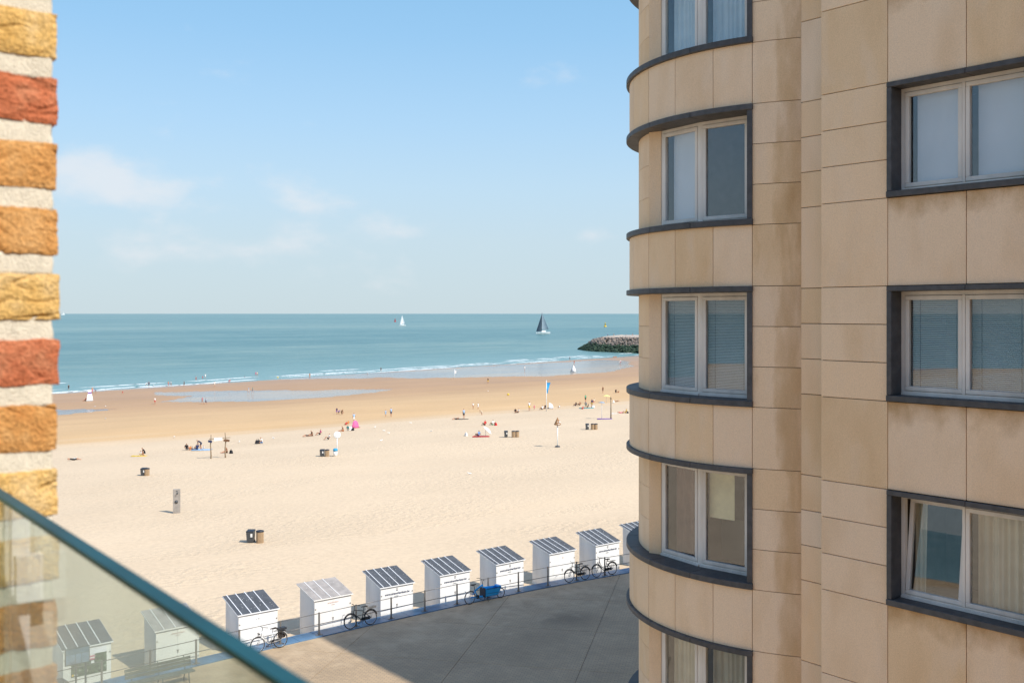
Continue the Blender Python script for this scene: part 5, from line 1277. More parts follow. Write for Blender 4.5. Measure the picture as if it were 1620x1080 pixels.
def c6(X, Y): return 700 + X / 5.0625, 560 + Y / 5.0625
# in and beside the water, from the left
person(*c4(197, 232), 'stand', 'person in black standing alone in the shallow water at far left', 'black', 'black')
person(*c4(348, 252), 'stand', 'pale bather standing just right of the lifeguard chair', 'skin', 'pink', face=200)
person(*c4(371, 247), 'bend', 'person in dark blue bending over beside the pale bather', 'blue', 'navy', face=90)
person(*c4(306, 300), 'sit', 'person in dark red sitting against the lifeguard chair', 'red', 'brown', face=100)
person(*c4(546, 252), 'crouch', 'small child in red crouching at the edge of the water', 'red', 'red', h=1.1, face=60)
person(*c4(690, 207), 'bend', 'person in white bending down in the surf', 'white', 'white', face=-90)
person(*c4(711, 210), 'stand', 'person in navy standing in the surf beside one bending down', 'navy', 'navy')
person(*c4(743, 207), 'crouch', 'small white clad child crouching at the waterline', 'white', 'white', h=1.0)
person(*c4(836, 206), 'stand', 'pink skinned bather, left one of a close pair at the waterline', 'skin', 'pink', h=1.6)
person(*c4(852, 207), 'walk', 'bather in white top, right one of a close pair at the waterline', 'white', 'skin', h=1.65, face=-60)
person(*c4(937, 208), 'walk', 'person in black walking along the waterline', 'black', 'black', face=80)
person(*c4(1013, 172), 'stand', 'person in grey top and red shorts standing in the surf', 'grey', 'red')
person(*c4(1073, 157), 'stand', 'person all in white standing further out in the surf', 'white', 'white')
person(*c4(1056, 160), 'stand', 'child in red beside the person all in white', 'red', 'red', h=1.1)
person(*c4(1132, 210), 'stand', 'person in white standing on the wet sandbank above the pool', 'white', 'cream', h=1.6)
person(*c4(1224, 188), 'bend', 'person in bright red stooping on the sandbank', 'red', 'red', face=-80)
person(*c4(1325, 152), 'crouch', 'dark clad child crouching in the shallow foam', 'navy', 'navy', h=1.1)
person(*c4(1396, 140), 'stand', 'bather in pink, left of two close together in the foam', 'pink', 'pink', h=1.5)
person(*c4(1406, 141), 'stand', 'bather in cream, right of two close together in the foam', 'cream', 'skin', h=1.6)
person(*c4(750, 322), 'stand', 'person in white shirt and red shorts alone on wet sand', 'white', 'red', face=30)
person(*c4(1053, 320), 'walk', 'bather in pink, left one of two crossing the tidal pool', 'pink', 'skin', h=1.65, face=-70)
person(*c4(1076, 323), 'walk', 'walker in navy, right one of two crossing the tidal pool', 'pale_blue', 'navy', h=1.55, face=-70)
person(*c4(1350, 250), 'walk', 'person in pale blue wading, left of two in the pool', 'pale_blue', 'white', face=80)
person(*c4(1376, 250), 'walk', 'person in teal wading, right of two in the pool', 'teal', 'grey', face=80)
person(*c5(203, 152), 'stand', 'bare skinned bather standing on the wet sand by the foam', 'tan', 'orange')
person(*c5(575, 132), 'bend', 'child in white bending at the end of the surf line', 'white', 'white', h=1.2, face=90)
person(*c5(659, 112), 'stand', 'person in black standing in the surf near the middle', 'black', 'black')
person(*c5(1345, 188), 'stand', 'person in black and yellow alone on the wide wet sand', 'black', 'yellow', h=1.75)
person(*c5(1580, 105), 'stand', 'person in white standing in the long shallow pool', 'white', 'white')
# on the dry beach, left
person(*c4(230, 680), 'lie', 'person in black lying on the sand nearest the brick wall', 'black', 'black', h=1.6, face=-95)
person(*c4(688, 650), 'crouch', 'person in black crouching over a yellow towel', 'black', 'black', face=80)
person(*c4(660, 652), 'sit', 'person in white sitting on a yellow towel', 'white', 'white', h=1.3, face=-60)
person(*c4(953, 614), 'sit', 'person in black sitting at the left end of the family group', 'black', 'grey', face=-40)
person(*c4(977, 614), 'sit', 'bare backed child sitting second from left in the family group', 'orange', 'orange', h=1.1)
person(*c4(996, 614), 'sit_long', 'child in dark clothes in the middle of the family group', 'grey', 'navy', h=1.1, face=60)
person(*c4(1020, 614), 'sit', 'person in navy sitting in the middle of the family group', 'navy', 'navy')
person(*c4(1044, 606), 'bend', 'person in navy and white bending at the back of the family group', 'navy', 'navy', face=90)
person(*c4(1060, 611), 'sit', 'child in white sitting at the right end of the family group', 'white', 'white', h=1.1, face=80)
person(*c4(1215, 632), 'sit_long', 'bare skinned sunbather sitting behind the pole with the crossbar', 'tan', 'brown', face=80)
person(*c4(1440, 570), 'sit_long', 'person in white and blue sitting beside a dark bag', 'white', 'blue', face=70)
# middle
person(*c5(376, 386), 'stand', 'taller of two children at a hole dug in the damp sand', 'navy', 'purple', h=1.35)
person(*c5(388, 386), 'bend', 'shorter child bending at a hole dug in the damp sand', 'purple', 'navy', h=1.2, face=-70)
person(*c5(404, 387), 'crouch', 'person in brown crouching at the hole dug in the sand', 'brown', 'brown', face=-90)
person(*c5(689, 401), 'stand', 'child in light blue standing beside an adult in light blue', 'pale_blue', 'pale_blue', h=1.3)
person(*c5(724, 401), 'stand', 'adult in light blue coat standing beside a child in blue', 'pale_blue', 'navy')
person(*c5(486, 440), 'stand', 'person in pale blue standing behind the pink tent', 'pale_blue', 'white', h=1.75)
person(*c5(449, 448), 'sit', 'child with bare skin near the pink tent, right of two', 'orange', 'orange', h=1.2)
person(*c5(436, 455), 'sit', 'child with red top near the pink tent, left of two', 'red', 'red', h=1.2)
person(*c5(420, 494), 'sit_long', 'bare skinned person sitting at the left of the pink tent camp', 'tan', 'orange', face=75)
person(*c5(448, 490), 'sit', 'person in teal sitting at the front of the pink tent camp', 'teal', 'white', face=-60)
person(*c5(190, 526), 'lie', 'sunbather lying at the left of three on the sand', 'tan', 'black', face=95)
person(*c5(222, 524), 'sit_long', 'sunbather in brown sitting in the middle of three', 'brown', 'tan', face=85)
person(*c5(270, 517), 'sit', 'person in bright pink sitting at the right of three', 'pink', 'black', face=85)
person(*c5(326, 547), 'sit', 'bare backed person sitting beside the round white sign pole', 'white', 'black', face=70)
person(*c5(1140, 418), 'lie', 'sunbather lying left of a dark towel', 'tan', 'black', face=95)
person(*c5(1190, 413), 'stand', 'person in blue and black standing on a dark towel', 'pale_blue', 'black', h=1.75)
person(*c5(1250, 352), 'stand', 'white clad child, left of two on the damp sand', 'white', 'skin', h=1.3)
person(*c5(1282, 353), 'stand', 'white clad child, right of two on the damp sand', 'white', 'white', h=1.3)
person(*c5(1305, 390), 'bend', 'child in cream digging a trench in the sand', 'cream', 'cream', h=1.35, face=80)
person(*c5(1521, 377), 'sit', 'person in black sitting left of one in white', 'black', 'black', face=-60)
person(*c5(1540, 377), 'sit', 'person in white sitting right of one in black', 'white', 'brown', face=60)
person(*c5(1610, 362), 'stand', 'person in white shirt and yellow shorts left of the blue flag', 'white', 'yellow', h=1.75)
person(*c5(1285, 528), 'sit', 'person in blue sitting on a red towel beside the tilted parasol', 'blue', 'navy', face=10)
person(*c5(1325, 457), 'sit', 'person in dark red sitting left of a beach chair', 'red', 'black')
person(*c5(1376, 456), 'sit', 'person in white and green sitting in a group with red bag', 'white', 'green')
# right
person(*c6(735, 447), 'stand', 'small child in pink standing left of the white tent', 'pink', 'pink', h=1.0)
person(*c6(800, 446), 'sit', 'person in white sitting at the mouth of the white tent', 'white', 'black', h=1.75)
person(*c6(822, 438), 'sit', 'person in black sitting inside the white tent', 'black', 'black', face=100)
person(*c6(937, 430), 'sit', 'small child in white sitting right of the white tent', 'white', 'white', h=1.1)
person(*c6(1068, 416), 'sit', 'person in black sitting far left of the big group', 'black', 'navy')
person(*c6(1100, 412), 'sit', 'person with bare arms sitting second from left in the big group', 'tan', 'black')
person(*c6(1124, 442), 'sit', 'child in red sitting in front of the big group', 'red', 'red', h=1.2)
person(*c6(1146, 385), 'stand', 'person in green standing at the back of the big group', 'green', 'black', h=1.7)
person(*c6(1148, 412), 'sit', 'person in grey sitting in the middle of the big group', 'grey', 'teal', face=-50)
person(*c6(1165, 430), 'sit', 'person in black and orange sitting at front of the big group', 'black', 'orange', face=40)
person(*c6(1197, 428), 'stand', 'person in navy top and ochre skirt standing by the big group', 'navy', 'ochre', h=1.75)
person(*c6(1214, 386), 'sit', 'person in pale pink sitting behind the big group on the right', 'cream', 'pink')
person(*c6(1285, 312), 'stand', 'person in brown standing on the wet sand behind the yellow parasol', 'brown', 'brown')
person(*c6(1387, 314), 'crouch', 'person in black crouching near the tower edge on wet sand', 'black', 'black', face=-60)
person(*c6(1410, 310), 'sit', 'bare skinned child near the tower edge on wet sand', 'tan', 'orange', h=1.2)
person(*c6(1395, 380), 'lie', 'sunbather lying alone near the tower edge', 'tan', 'brown', face=-80)
person(*c6(1425, 474), 'lie', 'sunbather in red lying beside the tower', 'red', 'pink', face=-90)
person(*c6(1470, 474), 'sit', 'person in yellow sitting beside the tower', 'yellow', 'yellow', face=60)
person(*c6(1020, 48), 'stand', 'dark figure standing at the end of the surf near the breakwater', 'navy', 'navy')
person(*c6(1055, 80), 'stand', 'tanned bather beside the white sail shaped windbreak', 'tan', 'red')
for i, X in enumerate((1372, 1382, 1392)):
    person(*c6(X, 30), 'sit', ('bather in orange, left one of three sitting below the breakwater', 'bather in orange, middle one of three sitting below the breakwater', 'bather in orange, right one of three sitting below the breakwater')[i], 'orange', 'orange')
person(*c6(1418, 76), 'stand', 'child in white, left of two near the breakwater', 'white', 'white', h=1.2)
person(*c6(1427, 76), 'stand', 'adult in pink and white, right of two near the breakwater', 'white', 'pink')
RP = random.Random(21)
crowd_cols = ['white', 'red', 'black', 'cream', 'navy', 'pink', 'grey', 'tan', 'teal', 'white', 'brown', 'blue']
for i in range(12):
    yy = -60 + i * 6.2; h = lerp_tab([(a, b_) for a, b_, c in lens], yy)
    c = crowd_cols[i]
    o = link('person', PM['stand' if i % 3 else 'sit'], None, (433 + (i % 5) - 4.5, 430 + yy, SEA_Z + h + .75 + .09 * (i % 5))); o.rotation_euler = (0, 0, RP.uniform(0, 6))
    for q, cc in enumerate(('skin', c, crowd_cols[(i + 5) % 12], 'dark')): o.material_slots[q].link = 'OBJECT'; o.material_slots[q].material = CM(cc)
    tag(o, 'tiny figure among the people on the crest of the breakwater', 'person', 'people on the breakwater')

# ------------------------------------------------------------------ beach things
def bins(px, py, kinds, where):
    p0 = ground(px, py)
    for i, (dx, kind, lab) in enumerate(kinds):
        # stand side by side, seen from the balcony
        dx *= .74
        p = Vector((p0.x + math.cos(YAW) * dx, p0.y - math.sin(YAW) * dx + (.25 if kind == 'box' else 0), 0)); p.z = prof(p.x, p.y) - .02
        if kind == 'slat':
            o = empty('slatted_bin', p, random.uniform(0, 1), lab, 'bin', 'litter bins on the beach')
            b = MB(); b.lathe([(.27, 0), (.27, .86)], 16); b.build('liner', 'dark_grey', o)
            for k in range(18):
                a = 2 * PI * k / 18; b = MB(); b.box(.272, .295, -.042, .042, .02, .90); s = b.build('slat', 'slat_wood', o); s.rotation_euler = (0, 0, a)
            b = MB(); b.lathe([(.32, .90), (.33, .93), (.31, .99), (.16, 1.04), (.14, 1.03)], 18); b.build('lid', 'black_plastic', o)
        elif kind == 'box':
            o = empty('wheeled_bin', p, -YAW, lab, 'bin', 'litter bins on the beach')
            b = MB(); b.hexa([(-.25, -.28, .06), (.25, -.28, .06), (.25, .26, .06), (-.25, .26, .06), (-.30, -.35, .92), (.30, -.35, .92), (.30, .33, .92), (-.30, .33, .92)]); bevel(b.build('body', 'dark_grey', o), .02)
            b = MB(); b.hexa([(-.32, -.38, .925), (.32, -.38, .925), (.32, .38, .925), (-.32, .38, .925), (-.29, -.30, .99), (.29, -.30, .99), (.29, .36, 1.02), (-.29, .36, 1.02)]); bevel(b.build('lid', 'black_plastic', o), .015)
            for s in (-1, 1):
                b = MB(); b.lathe([(.10, -.03), (.10, .03)], 12); q = b.build('wheel', 'rubber', o, (.24 * s, .30, .10)); q.rotation_euler = (0, PI / 2, 0)
            b = MB(); b.box(.06, .22, -.362, -.335, .50, .78); b.build('sticker', 'bin_white', o)
        else:
            o = empty('recycling_bin', p, -YAW, lab, 'bin', 'litter bins on the beach')
            b = MB(); b.lathe([(.27, 0), (.29, .80)], 18); b.build('body', 'bin_white', o)
            b = MB(); b.lathe([(.33, .80), (.33, .98), (.26, 1.10), (.10, 1.16)], 18); b.build('lid', 'bin_blue', o)
        o.scale = (.84, .84, .84)
bins(230, 753, [(-.12, 'box', 'black bin behind the wooden bin above the shower column'), (.22, 'slat', 'wooden bin above the shower column on the open sand')], '')
bins(404, 858, [(-.28, 'box', 'black wheeled bin in the pair nearest the huts'), (.42, 'slat', 'wooden slatted bin in the pair nearest the huts')], '')
bins(517, 722, [(-.55, 'box', 'black bin at the foot of the round white sign pole'), (.05, 'slat', 'wooden bin at the foot of the round white sign pole'), (1.35, 'blue', 'white and blue recycling bin at the foot of the round sign pole')], '')
bins(811, 691, [(-1.0, 'box', 'dark bin at the left of three, right of the parasol'), (.15, 'slat', 'wooden bin in the middle of three, right of the parasol'), (.85, 'slat', 'wooden bin at the right of three, right of the parasol')], '')
bins(937, 679, [(-.75, 'box', 'dark bin at the left of three near the tower'), (.05, 'slat', 'wooden bin in the middle of three near the tower'), (.7, 'slat', 'wooden bin at the right of three near the tower')], '')

# shower column
p = ground(279.5, 811.5)
sh = empty('beach_shower', p, math.radians(-28), 'upright steel beach shower column standing alone on the sand', 'shower')
b = MB(); b.box(-.28, .28, -.06, .06, -.1, 1.93); bevel(b.build('column', 'steel', sh), .012)
b = MB(); b.tube([(.06, -.06, 1.66), (.06, -.20, 1.62)], .035, 10); b.tube([(.06, -.18, 1.64), (.06, -.24, 1.55)], .055, 10); b.build('shower_head', 'dark_grey', sh)
b = MB(); b.lathe([(.13, 0), (.13, .05), (.05, .10)], 16); q = b.build('push_button', 'dark_grey', sh, (-.02, -.06, .92)); q.rotation_euler = (PI / 2, 0, 0)
b = MB(); b.box(-.06, .08, -.066, -.0605, 1.74, 1.80); b.build('plate', 'dark_grey', sh)

# gate of two poles with crossbar and banner
p1 = ground(333.5, 725.5); p2 = ground(356.5, 724)
gt = empty('pole_gate', p1, 0, 'rough gate of two wooden poles with a white banner between', 'gate')
v = p2 - p1; ht = 38 / FPX * (p1.x * math.sin(YAW) + p1.y * math.cos(YAW))
def bent(b0, h, sd, r): return [tuple(b0 + Vector((.03 * math.sin(k * 1.7 + sd), .02 * math.cos(k * 2.1 + sd), h * k / 5))) for k in range(6)], r
for s_, q in enumerate((Vector((0, 0, -.2)), v + Vector((0, 0, -.2)))):
    b = MB(); pts, r = bent(q, ht + .2 + .15 * s_, s_ * 2, .07); b.tube(pts, .09, 7, .05); b.build('pole', 'pole_wood', gt)
b = MB(); a0 = -v * .12 + Vector((0, 0, ht * .82)); a1 = v * 1.35 + Vector((0, 0, ht * .84)); b.tube([a0, v * .5 + Vector((0, 0, ht * .84)), a1], .045, 6); b.build('crossbar', 'pole_wood', gt)
un = v.normalized(); b = MB()
def VB(s, z, w): q = v * s; return (q.x - un.y * w, q.y + un.x * w, z + v.z * s)
b.add([VB(.22, ht * .74, -.05), VB(.78, ht * .75, -.05), VB(.78, ht * .86, -.05), VB(.22, ht * .86, -.05), VB(.22, ht * .74, -.08), VB(.78, ht * .75, -.08), VB(.78, ht * .86, -.08), VB(.22, ht * .86, -.08)],
      [(0, 1, 2, 3), (7, 6, 5, 4), (0, 4, 5, 1), (1, 5, 6, 2), (2, 6, 7, 3), (3, 7, 4, 0)]); b.build('banner', 'tent_white', gt)
for s_, nm in ((-.08, 'cloth_navy'), (.98, 'cloth_brown'), (1.13, 'cloth_brown')):
    CM('navy'); CM('brown'); b = MB(); b.box(-.22, .22, -.05, .05, -.12, .12); o = b.build('plank_sign', nm, gt, tuple(v * s_ + Vector((0, -.12, ht * .73)))); o.rotation_euler = (0, .2, -YAW)

# landmark poles
def dist(p): return p.x * math.sin(YAW) + p.y * math.cos(YAW)
p = ground(527, 722); k = dist(p) / FPX
o = empty('sign_pole', p + Vector((.75, .4, 0)), -YAW, 'thin white pole topped by a round white beach sign', 'sign')
b = MB(); b.tube([(0, 0, -.3), (0, 0, 37 * k)], .05, 8); b.build('pole', 'pole_white', o)
b = MB(); b.lathe([(.0, -.5 * k), (5.0 * k, -.45 * k), (5.6 * k, 0), (5.0 * k, .45 * k), (0, .5 * k)], 24); q = b.build('disc', 'tent_white', o, (.2 * k, -.6 * k, 33 * k)); q.rotation_euler = (PI / 2, 0, .25)
b = MB(); b.box(-1.6 * k, 2.0 * k, -.12 * k, 0, -3.6 * k, 2.6 * k); q = b.build('emblem', 'blind_pale', o, (.8 * k, -1.15 * k, 33 * k)); q.rotation_euler = (0, .12, .25)
p = ground(882, 706.5); k = dist(p) / FPX
o = empty('swirl_pole', p, -YAW, 'white pole carrying a brown coiled cone sign', 'sign')
b = MB(); b.tube([(0, 0, -.3), (0, 0, 38 * k)], .07, 8); b.build('pole', 'pole_white', o)
b = MB(); b.lathe([(.3 * k, 35 * k), (5.0 * k, 34.6 * k), (5.6 * k, 36 * k), (4.6 * k, 37.4 * k), (3.7 * k, 37.6 * k), (4.3 * k, 39 * k), (3.3 * k, 40.3 * k), (2.5 * k, 40.5 * k), (2.9 * k, 41.8 * k), (1.9 * k, 43.2 * k), (1.2 * k, 43.4 * k), (1.3 * k, 44.6 * k), (.2 * k, 46.6 * k)], 18); b.build('coil', 'brown_swirl', o)
for s_ in (-1, 1):
    b = MB(); b.lathe([(.1 * k, 0), (1.2 * k, .05 * k), (1.0 * k, .5 * k)], 12); q = b.build('eye', 'tent_white', o, ((1.7 + 1.5 * s_) * k, -3.2 * k, 39.3 * k)); q.rotation_euler = (PI / 2, 0, .4)
b = MB(); b.box(-1.8 * k, 1.8 * k, -.3 * k, .3 * k, -.6 * k, .6 * k); q = b.build('smile', 'tent_white', o, (1.8 * k, -4.6 * k, 36.4 * k)); q.rotation_euler = (0, 0, .4)
b = MB(); b.lathe([(.35, -.1), (.30, .10), (.1, .16)], 12); b.build('base', 'dark_grey', o)
p = ground(864.5, 651); k = dist(p) / FPX
o = empty('flag_pole', p, -YAW, 'tall white pole flying a bright blue beach flag', 'flag')
b = MB(); b.tube([(0, 0, -.3), (0, 0, 50 * k)], .09, 8, .05); b.build('pole', 'pole_white', o)
b = MB(); vs = []
for i in range(9):
    t = i / 8; wv_ = .18 * math.sin(t * 7); wd_ = (6.2 - 4.2 * min(1, t * 1.3)) * k
    vs += [(.4 * k, wv_ * .3, (46 - 17 * t) * k), (.4 * k + wd_, wv_, (46 - 17 * t) * k)]
m2 = len(vs); vs += [(a_, b_ + .03, c_) for a_, b_, c_ in vs]
b.add(vs, [(2 * i, 2 * i + 1, 2 * i + 3, 2 * i + 2) for i in range(8)] + [(m2 + 2 * i, m2 + 2 * i + 2, m2 + 2 * i + 3, m2 + 2 * i + 1) for i in range(8)] + [(2 * i + 1, m2 + 2 * i + 1, m2 + 2 * i + 3, 2 * i + 3) for i in range(8)], True); b.build('flag', 'flag_blue', o)
# white marker pole with small flag in the pool, sail shaped windbreak
p = ground(*c5(1131, 160)); k = dist(p) / FPX
o = empty('marker_pole', p, -YAW, 'thin pole with small white flag at the edge of the wet sand', 'flag')
b = MB(); b.tube([(0, 0, -.2), (0, 0, 15.5 * k)], .06, 6); b.build('pole', 'pole_white', o)
b = MB(); b.prism([(0, -.03), (2.6 * k, -.03), (2.6 * k, .03), (0, .03)], 9 * k, 13.5 * k); b.build('flag', 'tent_white', o)
p = ground(*c6(1050, 143)); k = dist(p) / FPX
o = empty('windbreak', p, -YAW, 'white cone shaped shelter standing in the long shallow pool', 'shelter')
b = MB(); b.lathe([(4.6 * k, 0), (3.0 * k, 5 * k), (.25 * k, 11 * k)], 9); b.build('cloth', 'tent_white', o)
b = MB(); b.tube([(-5 * k, 0, 0), (0, 0, 11.5 * k), (.3 * k, 0, 13 * k)], .09, 6); b.build('pole', 'pole_wood', o)

# lifeguard chair
p = ground(142, 634); k = dist(p) / FPX
o = empty('lifeguard_chair', p, math.radians(-20), 'tall white lifeguard chair with blue band on the wet sand', 'lifeguard chair')
CM('purple'); CM('blue')
for sx in (-1, 1):
    for sy in (-1, 1):
        b = MB(); b.tube([(1.05 * sx, .9 * sy, -.05), (.5 * sx, .45 * sy, 2.5)], .09, 6); b.build('leg', 'pole_white', o)
for sx in (-1, 1):
    b = MB(); b.hexa([(1.0 * sx, -.85, .15), (1.03 * sx, -.85, .15), (1.03 * sx, .85, .15), (1.0 * sx, .85, .15), (.50 * sx, -.42, 2.4), (.53 * sx, -.42, 2.4), (.53 * sx, .42, 2.4), (.50 * sx, .42, 2.4)]); b.build('side_panel', 'tent_white', o)
b = MB(); b.hexa([(-.98, -.90, .15), (.98, -.90, .15), (.98, -.87, .15), (-.98, -.87, .15), (-.48, -.46, 2.4), (.48, -.46, 2.4), (.48, -.43, 2.4), (-.48, -.43, 2.4)]); b.build('front_panel', 'tent_white', o)
b = MB(); b.box(-.58, .58, -.55, .55, 2.5, 2.95); b.build('band', 'cloth_purple', o)
b = MB(); b.box(-.55, .55, -.5, .5, 2.96, 3.06); b.box(-.55, .55, .42, .50, 3.06, 3.75); b.box(-.55, -.49, -.5, .42, 3.06, 3.45); b.box(.49, .55, -.5, .42, 3.06, 3.45); b.build('seat', 'pole_white', o)

o.scale = (.70, .70, .72)
# tents, parasols, towels
def dome(p, wx, wy, h, mat, rz, name, label, open_mat):
    o = empty(name, p, rz, label, 'tent'); b = MB(); n, m = 14, 8; vs = []
    for i in range(m + 1):
        ph = i / m * PI / 2
        for j in range(n + 1):
            a = PI * j / n; vs.append((math.cos(a) * wx * math.cos(ph) ** .8, math.sin(a) * wy * math.cos(ph) ** .8, h * math.sin(ph)))
    b.add(vs, [(i * (n + 1) + j, i * (n + 1) + j + 1, (i + 1) * (n + 1) + j + 1, (i + 1) * (n + 1) + j) for i in range(m) for j in range(n)], True); c = b.build('canopy', mat, o)
    sm = c.modifiers.new('thick', 'SOLIDIFY'); sm.thickness = .03
    b = MB(); b.prism([(-wx, -.25), (wx, -.25), (wx, wy * .9), (-wx, wy * .9)], .0, .06); b.build('groundsheet', open_mat, o)
    b = MB(); b.tube([(wx * math.cos(PI * q / 12), 0, h * math.sin(PI * q / 12) ** .9) for q in range(13)], .03, 5); b.build('hoop', 'pole_white', o)
    return o
p = ground(*c5(492, 471)); k = dist(p) / FPX
dome(p, 6.6 * k, 5.5 * k, 11.5 * k, 'tent_pink', math.radians(-170), 'pop_up_tent', 'bright pink pop up beach tent', 'tent_dark')
p = ground(868.5, 645.5); k = dist(p) / FPX
dome(p, 6.2 * k, 7 * k, 8.2 * k, 'tent_white', math.radians(-130), 'pop_up_tent', 'white dome beach tent behind the blue flag pole', 'cloth_navy')
def parasol(p, r, h, mat, tilt, rz, label, rib=True):
    o = empty('parasol', p, rz, label, 'parasol', 'parasols on the beach'); sx, cx_ = math.sin(tilt), math.cos(tilt)
    b = MB(); b.tube([(0, 0, -.2), (0, 0, h * .7), (h * .3 * sx, 0, h * (.7 + .3 * cx_))], .035, 7); b.build('pole', 'pole_white', o)
    b = MB(); n = 8; vs = [(0, 0, r * .38)]
    for j in range(n): a = 2 * PI * j / n; vs.append((r * .55 * math.cos(a), r * .55 * math.sin(a), r * .26))
    for j in range(n): a = 2 * PI * j / n; vs.append((r * math.cos(a), r * math.sin(a), 0))
    b.add(vs, [(0, 1 + j, 1 + (j + 1) % n) for j in range(n)] + [(1 + j, 9 + j, 9 + (j + 1) % n, 1 + (j + 1) % n) for j in range(n)])
    c = b.build('canopy', mat, o, (h * .3 * sx, 0, h * (.7 + .3 * cx_) - r * .34)); c.rotation_euler = (0, tilt, 0)
    sm = c.modifiers.new('thick', 'SOLIDIFY'); sm.thickness = .02
p = ground(*c5(1330, 524)); k = dist(p) / FPX
parasol(p, 8.6 * k, 13 * k, 'tent_white', .75, -YAW, 'white parasol tilted to the right over a red towel')
p = ground(*c6(1313, 385)); k = dist(p) / FPX
CM('cream'); CM('yellow'); M('parasol_yellow', (.78, .66, .25), .8)
parasol(p, 6.2 * k, 11.5 * k, 'parasol_yellow', .05, 0, 'pale yellow parasol near the tower')
p = ground(*c6(1276, 517)); k = dist(p) / FPX
M('parasol_blue', (.30, .37, .45), .8)
parasol(p, 5.2 * k, 27 * k, 'parasol_blue', .04, 0, 'grey blue mushroom shade on a tall wooden post')
p = ground(*c6(1349, 517)); k = dist(p) / FPX
o = empty('wooden_post', p, 0, 'tall bare wooden post right of the grey blue shade', 'post')
b = MB(); b.tube([(0, 0, -.2), (.02, 0, 15 * k), (0, 0, 31 * k)], .11, 8, .08); b.build('shaft', 'pole_wood', o)
b = MB(); b.lathe([(.12, 0), (.17, .12), (.02, .4)], 8, (0, 0, 31 * k)); b.build('cap', 'pole_wood', o)
def towel(px, py, lx, ly, col, label, rz=0):
    p = ground(px, py); CM(col); b = MB(); n = 8; vs = []
    for i in range(n + 1):
        for j in range(3): vs.append((lx * (i / n - .5), ly * (j / 2 - .5), .04 + .03 * noise.noise((i * .9, j * 1.3, px * .1))))
    m2 = len(vs); vs += [(a_, b_, c_ - .03) for a_, b_, c_ in vs]
    fs = [(i * 3 + j, i * 3 + 3 + j, i * 3 + 4 + j, i * 3 + 1 + j) for i in range(n) for j in range(2)]; fs += [tuple(q + m2 for q in reversed(f)) for f in fs]
    b.add(vs, fs, True); tag(b.build('towel', 'cloth_' + col, None, p, rz), label, 'towel', 'towels on the sand')
towel(*c4(650, 653), 1.9, .9, 'yellow', 'yellow towel under the person in white', -YAW)
towel(*c5(1300, 529), 2.3, 1.2, 'red', 'dark red towel below the tilted white parasol', -YAW)
towel(*c5(1178, 417), 2.2, 1.0, 'black', 'dark towel under the person in blue and black', -YAW)
towel(*c4(1050, 613), 2.4, 1.4, 'pale_blue', 'pale blue towel under the family group', -YAW)
towel(*c6(1300, 519), 2.4, 1.3, 'purple', 'purple towel laid at the foot of the wooden posts', -YAW)
towel(*c6(1395, 477), 1.8, 1.0, 'white', 'white towel beside the sunbather in red', -YAW)
towel(*c6(1155, 432), 2.8, 1.6, 'teal', 'teal towel under the big group', -YAW)
def bag(px, py, col, label, s=1.0):
    p = ground(px, py); CM(col); o = empty('beach_bag', p, random.uniform(0, 3), label, 'bag', 'bags on the beach')
    b = MB(); b.hexa([(-.32 * s, -.18 * s, 0), (.32 * s, -.18 * s, 0), (.32 * s, .18 * s, 0), (-.32 * s, .18 * s, 0), (-.26 * s, -.10 * s, .42 * s), (.26 * s, -.10 * s, .42 * s), (.26 * s, .10 * s, .42 * s), (-.26 * s, .10 * s, .42 * s)]); bevel(b.build('body', 'cloth_' + col, o), .06 * s)
    b = MB(); b.tube([(-.16 * s, 0, .40 * s), (-.1 * s, 0, .58 * s), (.1 * s, 0, .58 * s), (.16 * s, 0, .40 * s)], .02 * s, 6); b.build('handle', 'cloth_' + col, o)
bag(*c4(1238, 636), 'black', 'black bag behind the right pole of the gate', .95)
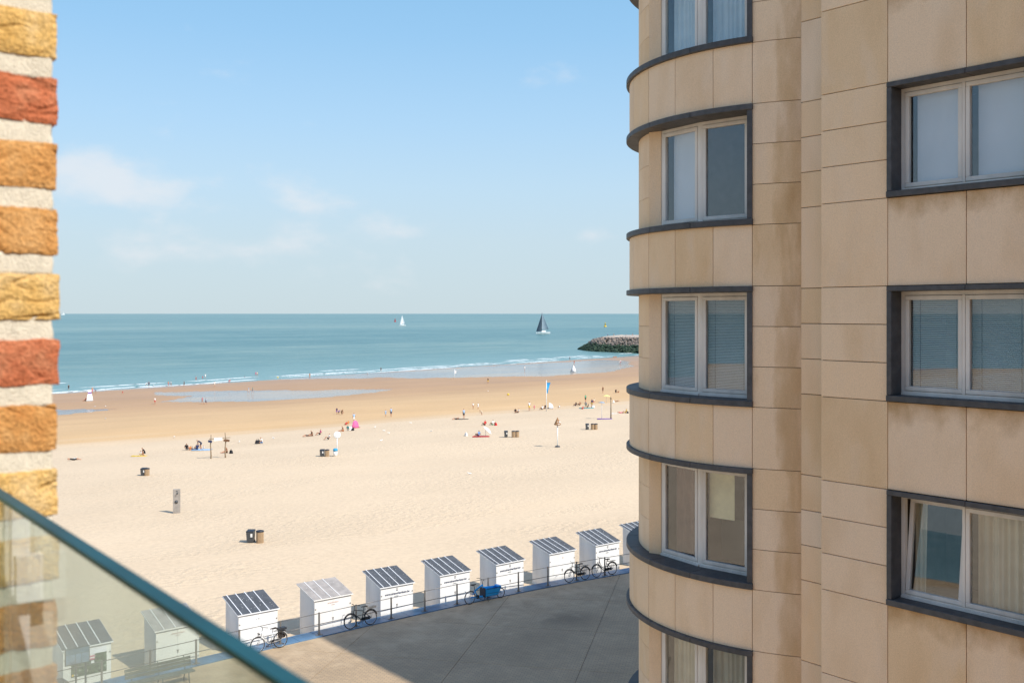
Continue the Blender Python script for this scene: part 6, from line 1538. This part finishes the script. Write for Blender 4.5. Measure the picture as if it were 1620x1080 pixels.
bag(*c4(1408, 572), 'black', 'black bag left of the person in white and blue', 1.1)
bag(*c5(1394, 457), 'red', 'red bag right of the beach chair group', 1.0)
bag(*c5(478, 489), 'black', 'black bag in front of the pink tent', .8)
bag(*c5(462, 488), 'white', 'white bag in front of the pink tent', 1.2)
bag(*c5(1205, 524), 'white', 'white bag left of the person in blue', 1.0)
bag(*c6(1208, 428), 'white', 'white bag right of the ochre skirt', .9)
bag(*c6(1483, 475), 'black', 'black bag at the edge of the tower', .8)
bag(*c6(1370, 390), 'white', 'white bag under the yellow parasol', 1.1)
# yellow balls marking the bathing zone
for px, py, lab in ((*c5(1474, 264), 'yellow float lying on the wet sand right of centre'), (*c4(1537, 154), 'yellow float in the surf left of centre')):
    p = ground(px, py); b = MB(); r = .32
    b.lathe([(.05 * r, 0), (.7 * r, .15 * r), (1 * r, .7 * r), (.75 * r, 1.25 * r), (.2 * r, 1.5 * r)], 12); tag(b.build('marker_float', 'cloth_yellow', None, p), lab, 'float', 'yellow marker floats')
# gulls
def gull_mesh():
    b = MB(); b.lathe([(.01, -.28), (.07, -.12), (.09, .05), (.06, .18), (.05, .22), (.06, .28), (.01, .36)], 8)
    b.v = [(x, z, .22 - y + .25 * z * 0 + (.10 if z > .2 else 0)) for x, y, z in b.v]
    b.tube([(-.03, .02, .15), (-.03, .02, 0)], .012, 4); b.tube([(.03, .02, .15), (.03, .02, 0)], .012, 4)
    o = b.build('gull', 'gull_white'); return o
g0 = gull_mesh(); gl_spots = [c4(365, 340), c4(433, 338), c4(432, 418), c4(875, 535), c4(1290, 568), c4(1510, 545), c5(620, 473), c5(710, 512), c5(680, 497), c5(1228, 775), c5(1346, 240), c5(660, 560), c5(850, 446), c5(980, 500), (118, 727)]
for i, (px, py) in enumerate(gl_spots):
    o = g0 if i == 0 else g0.copy()
    if i: COL.objects.link(o)
    o.location = ground(px, py); o.rotation_euler = (0, 0, random.uniform(0, 6)); o.scale = (.8, .8, .8)
    tag(o, 'small white gull standing on the open sand', 'gull', 'gulls on the sand')
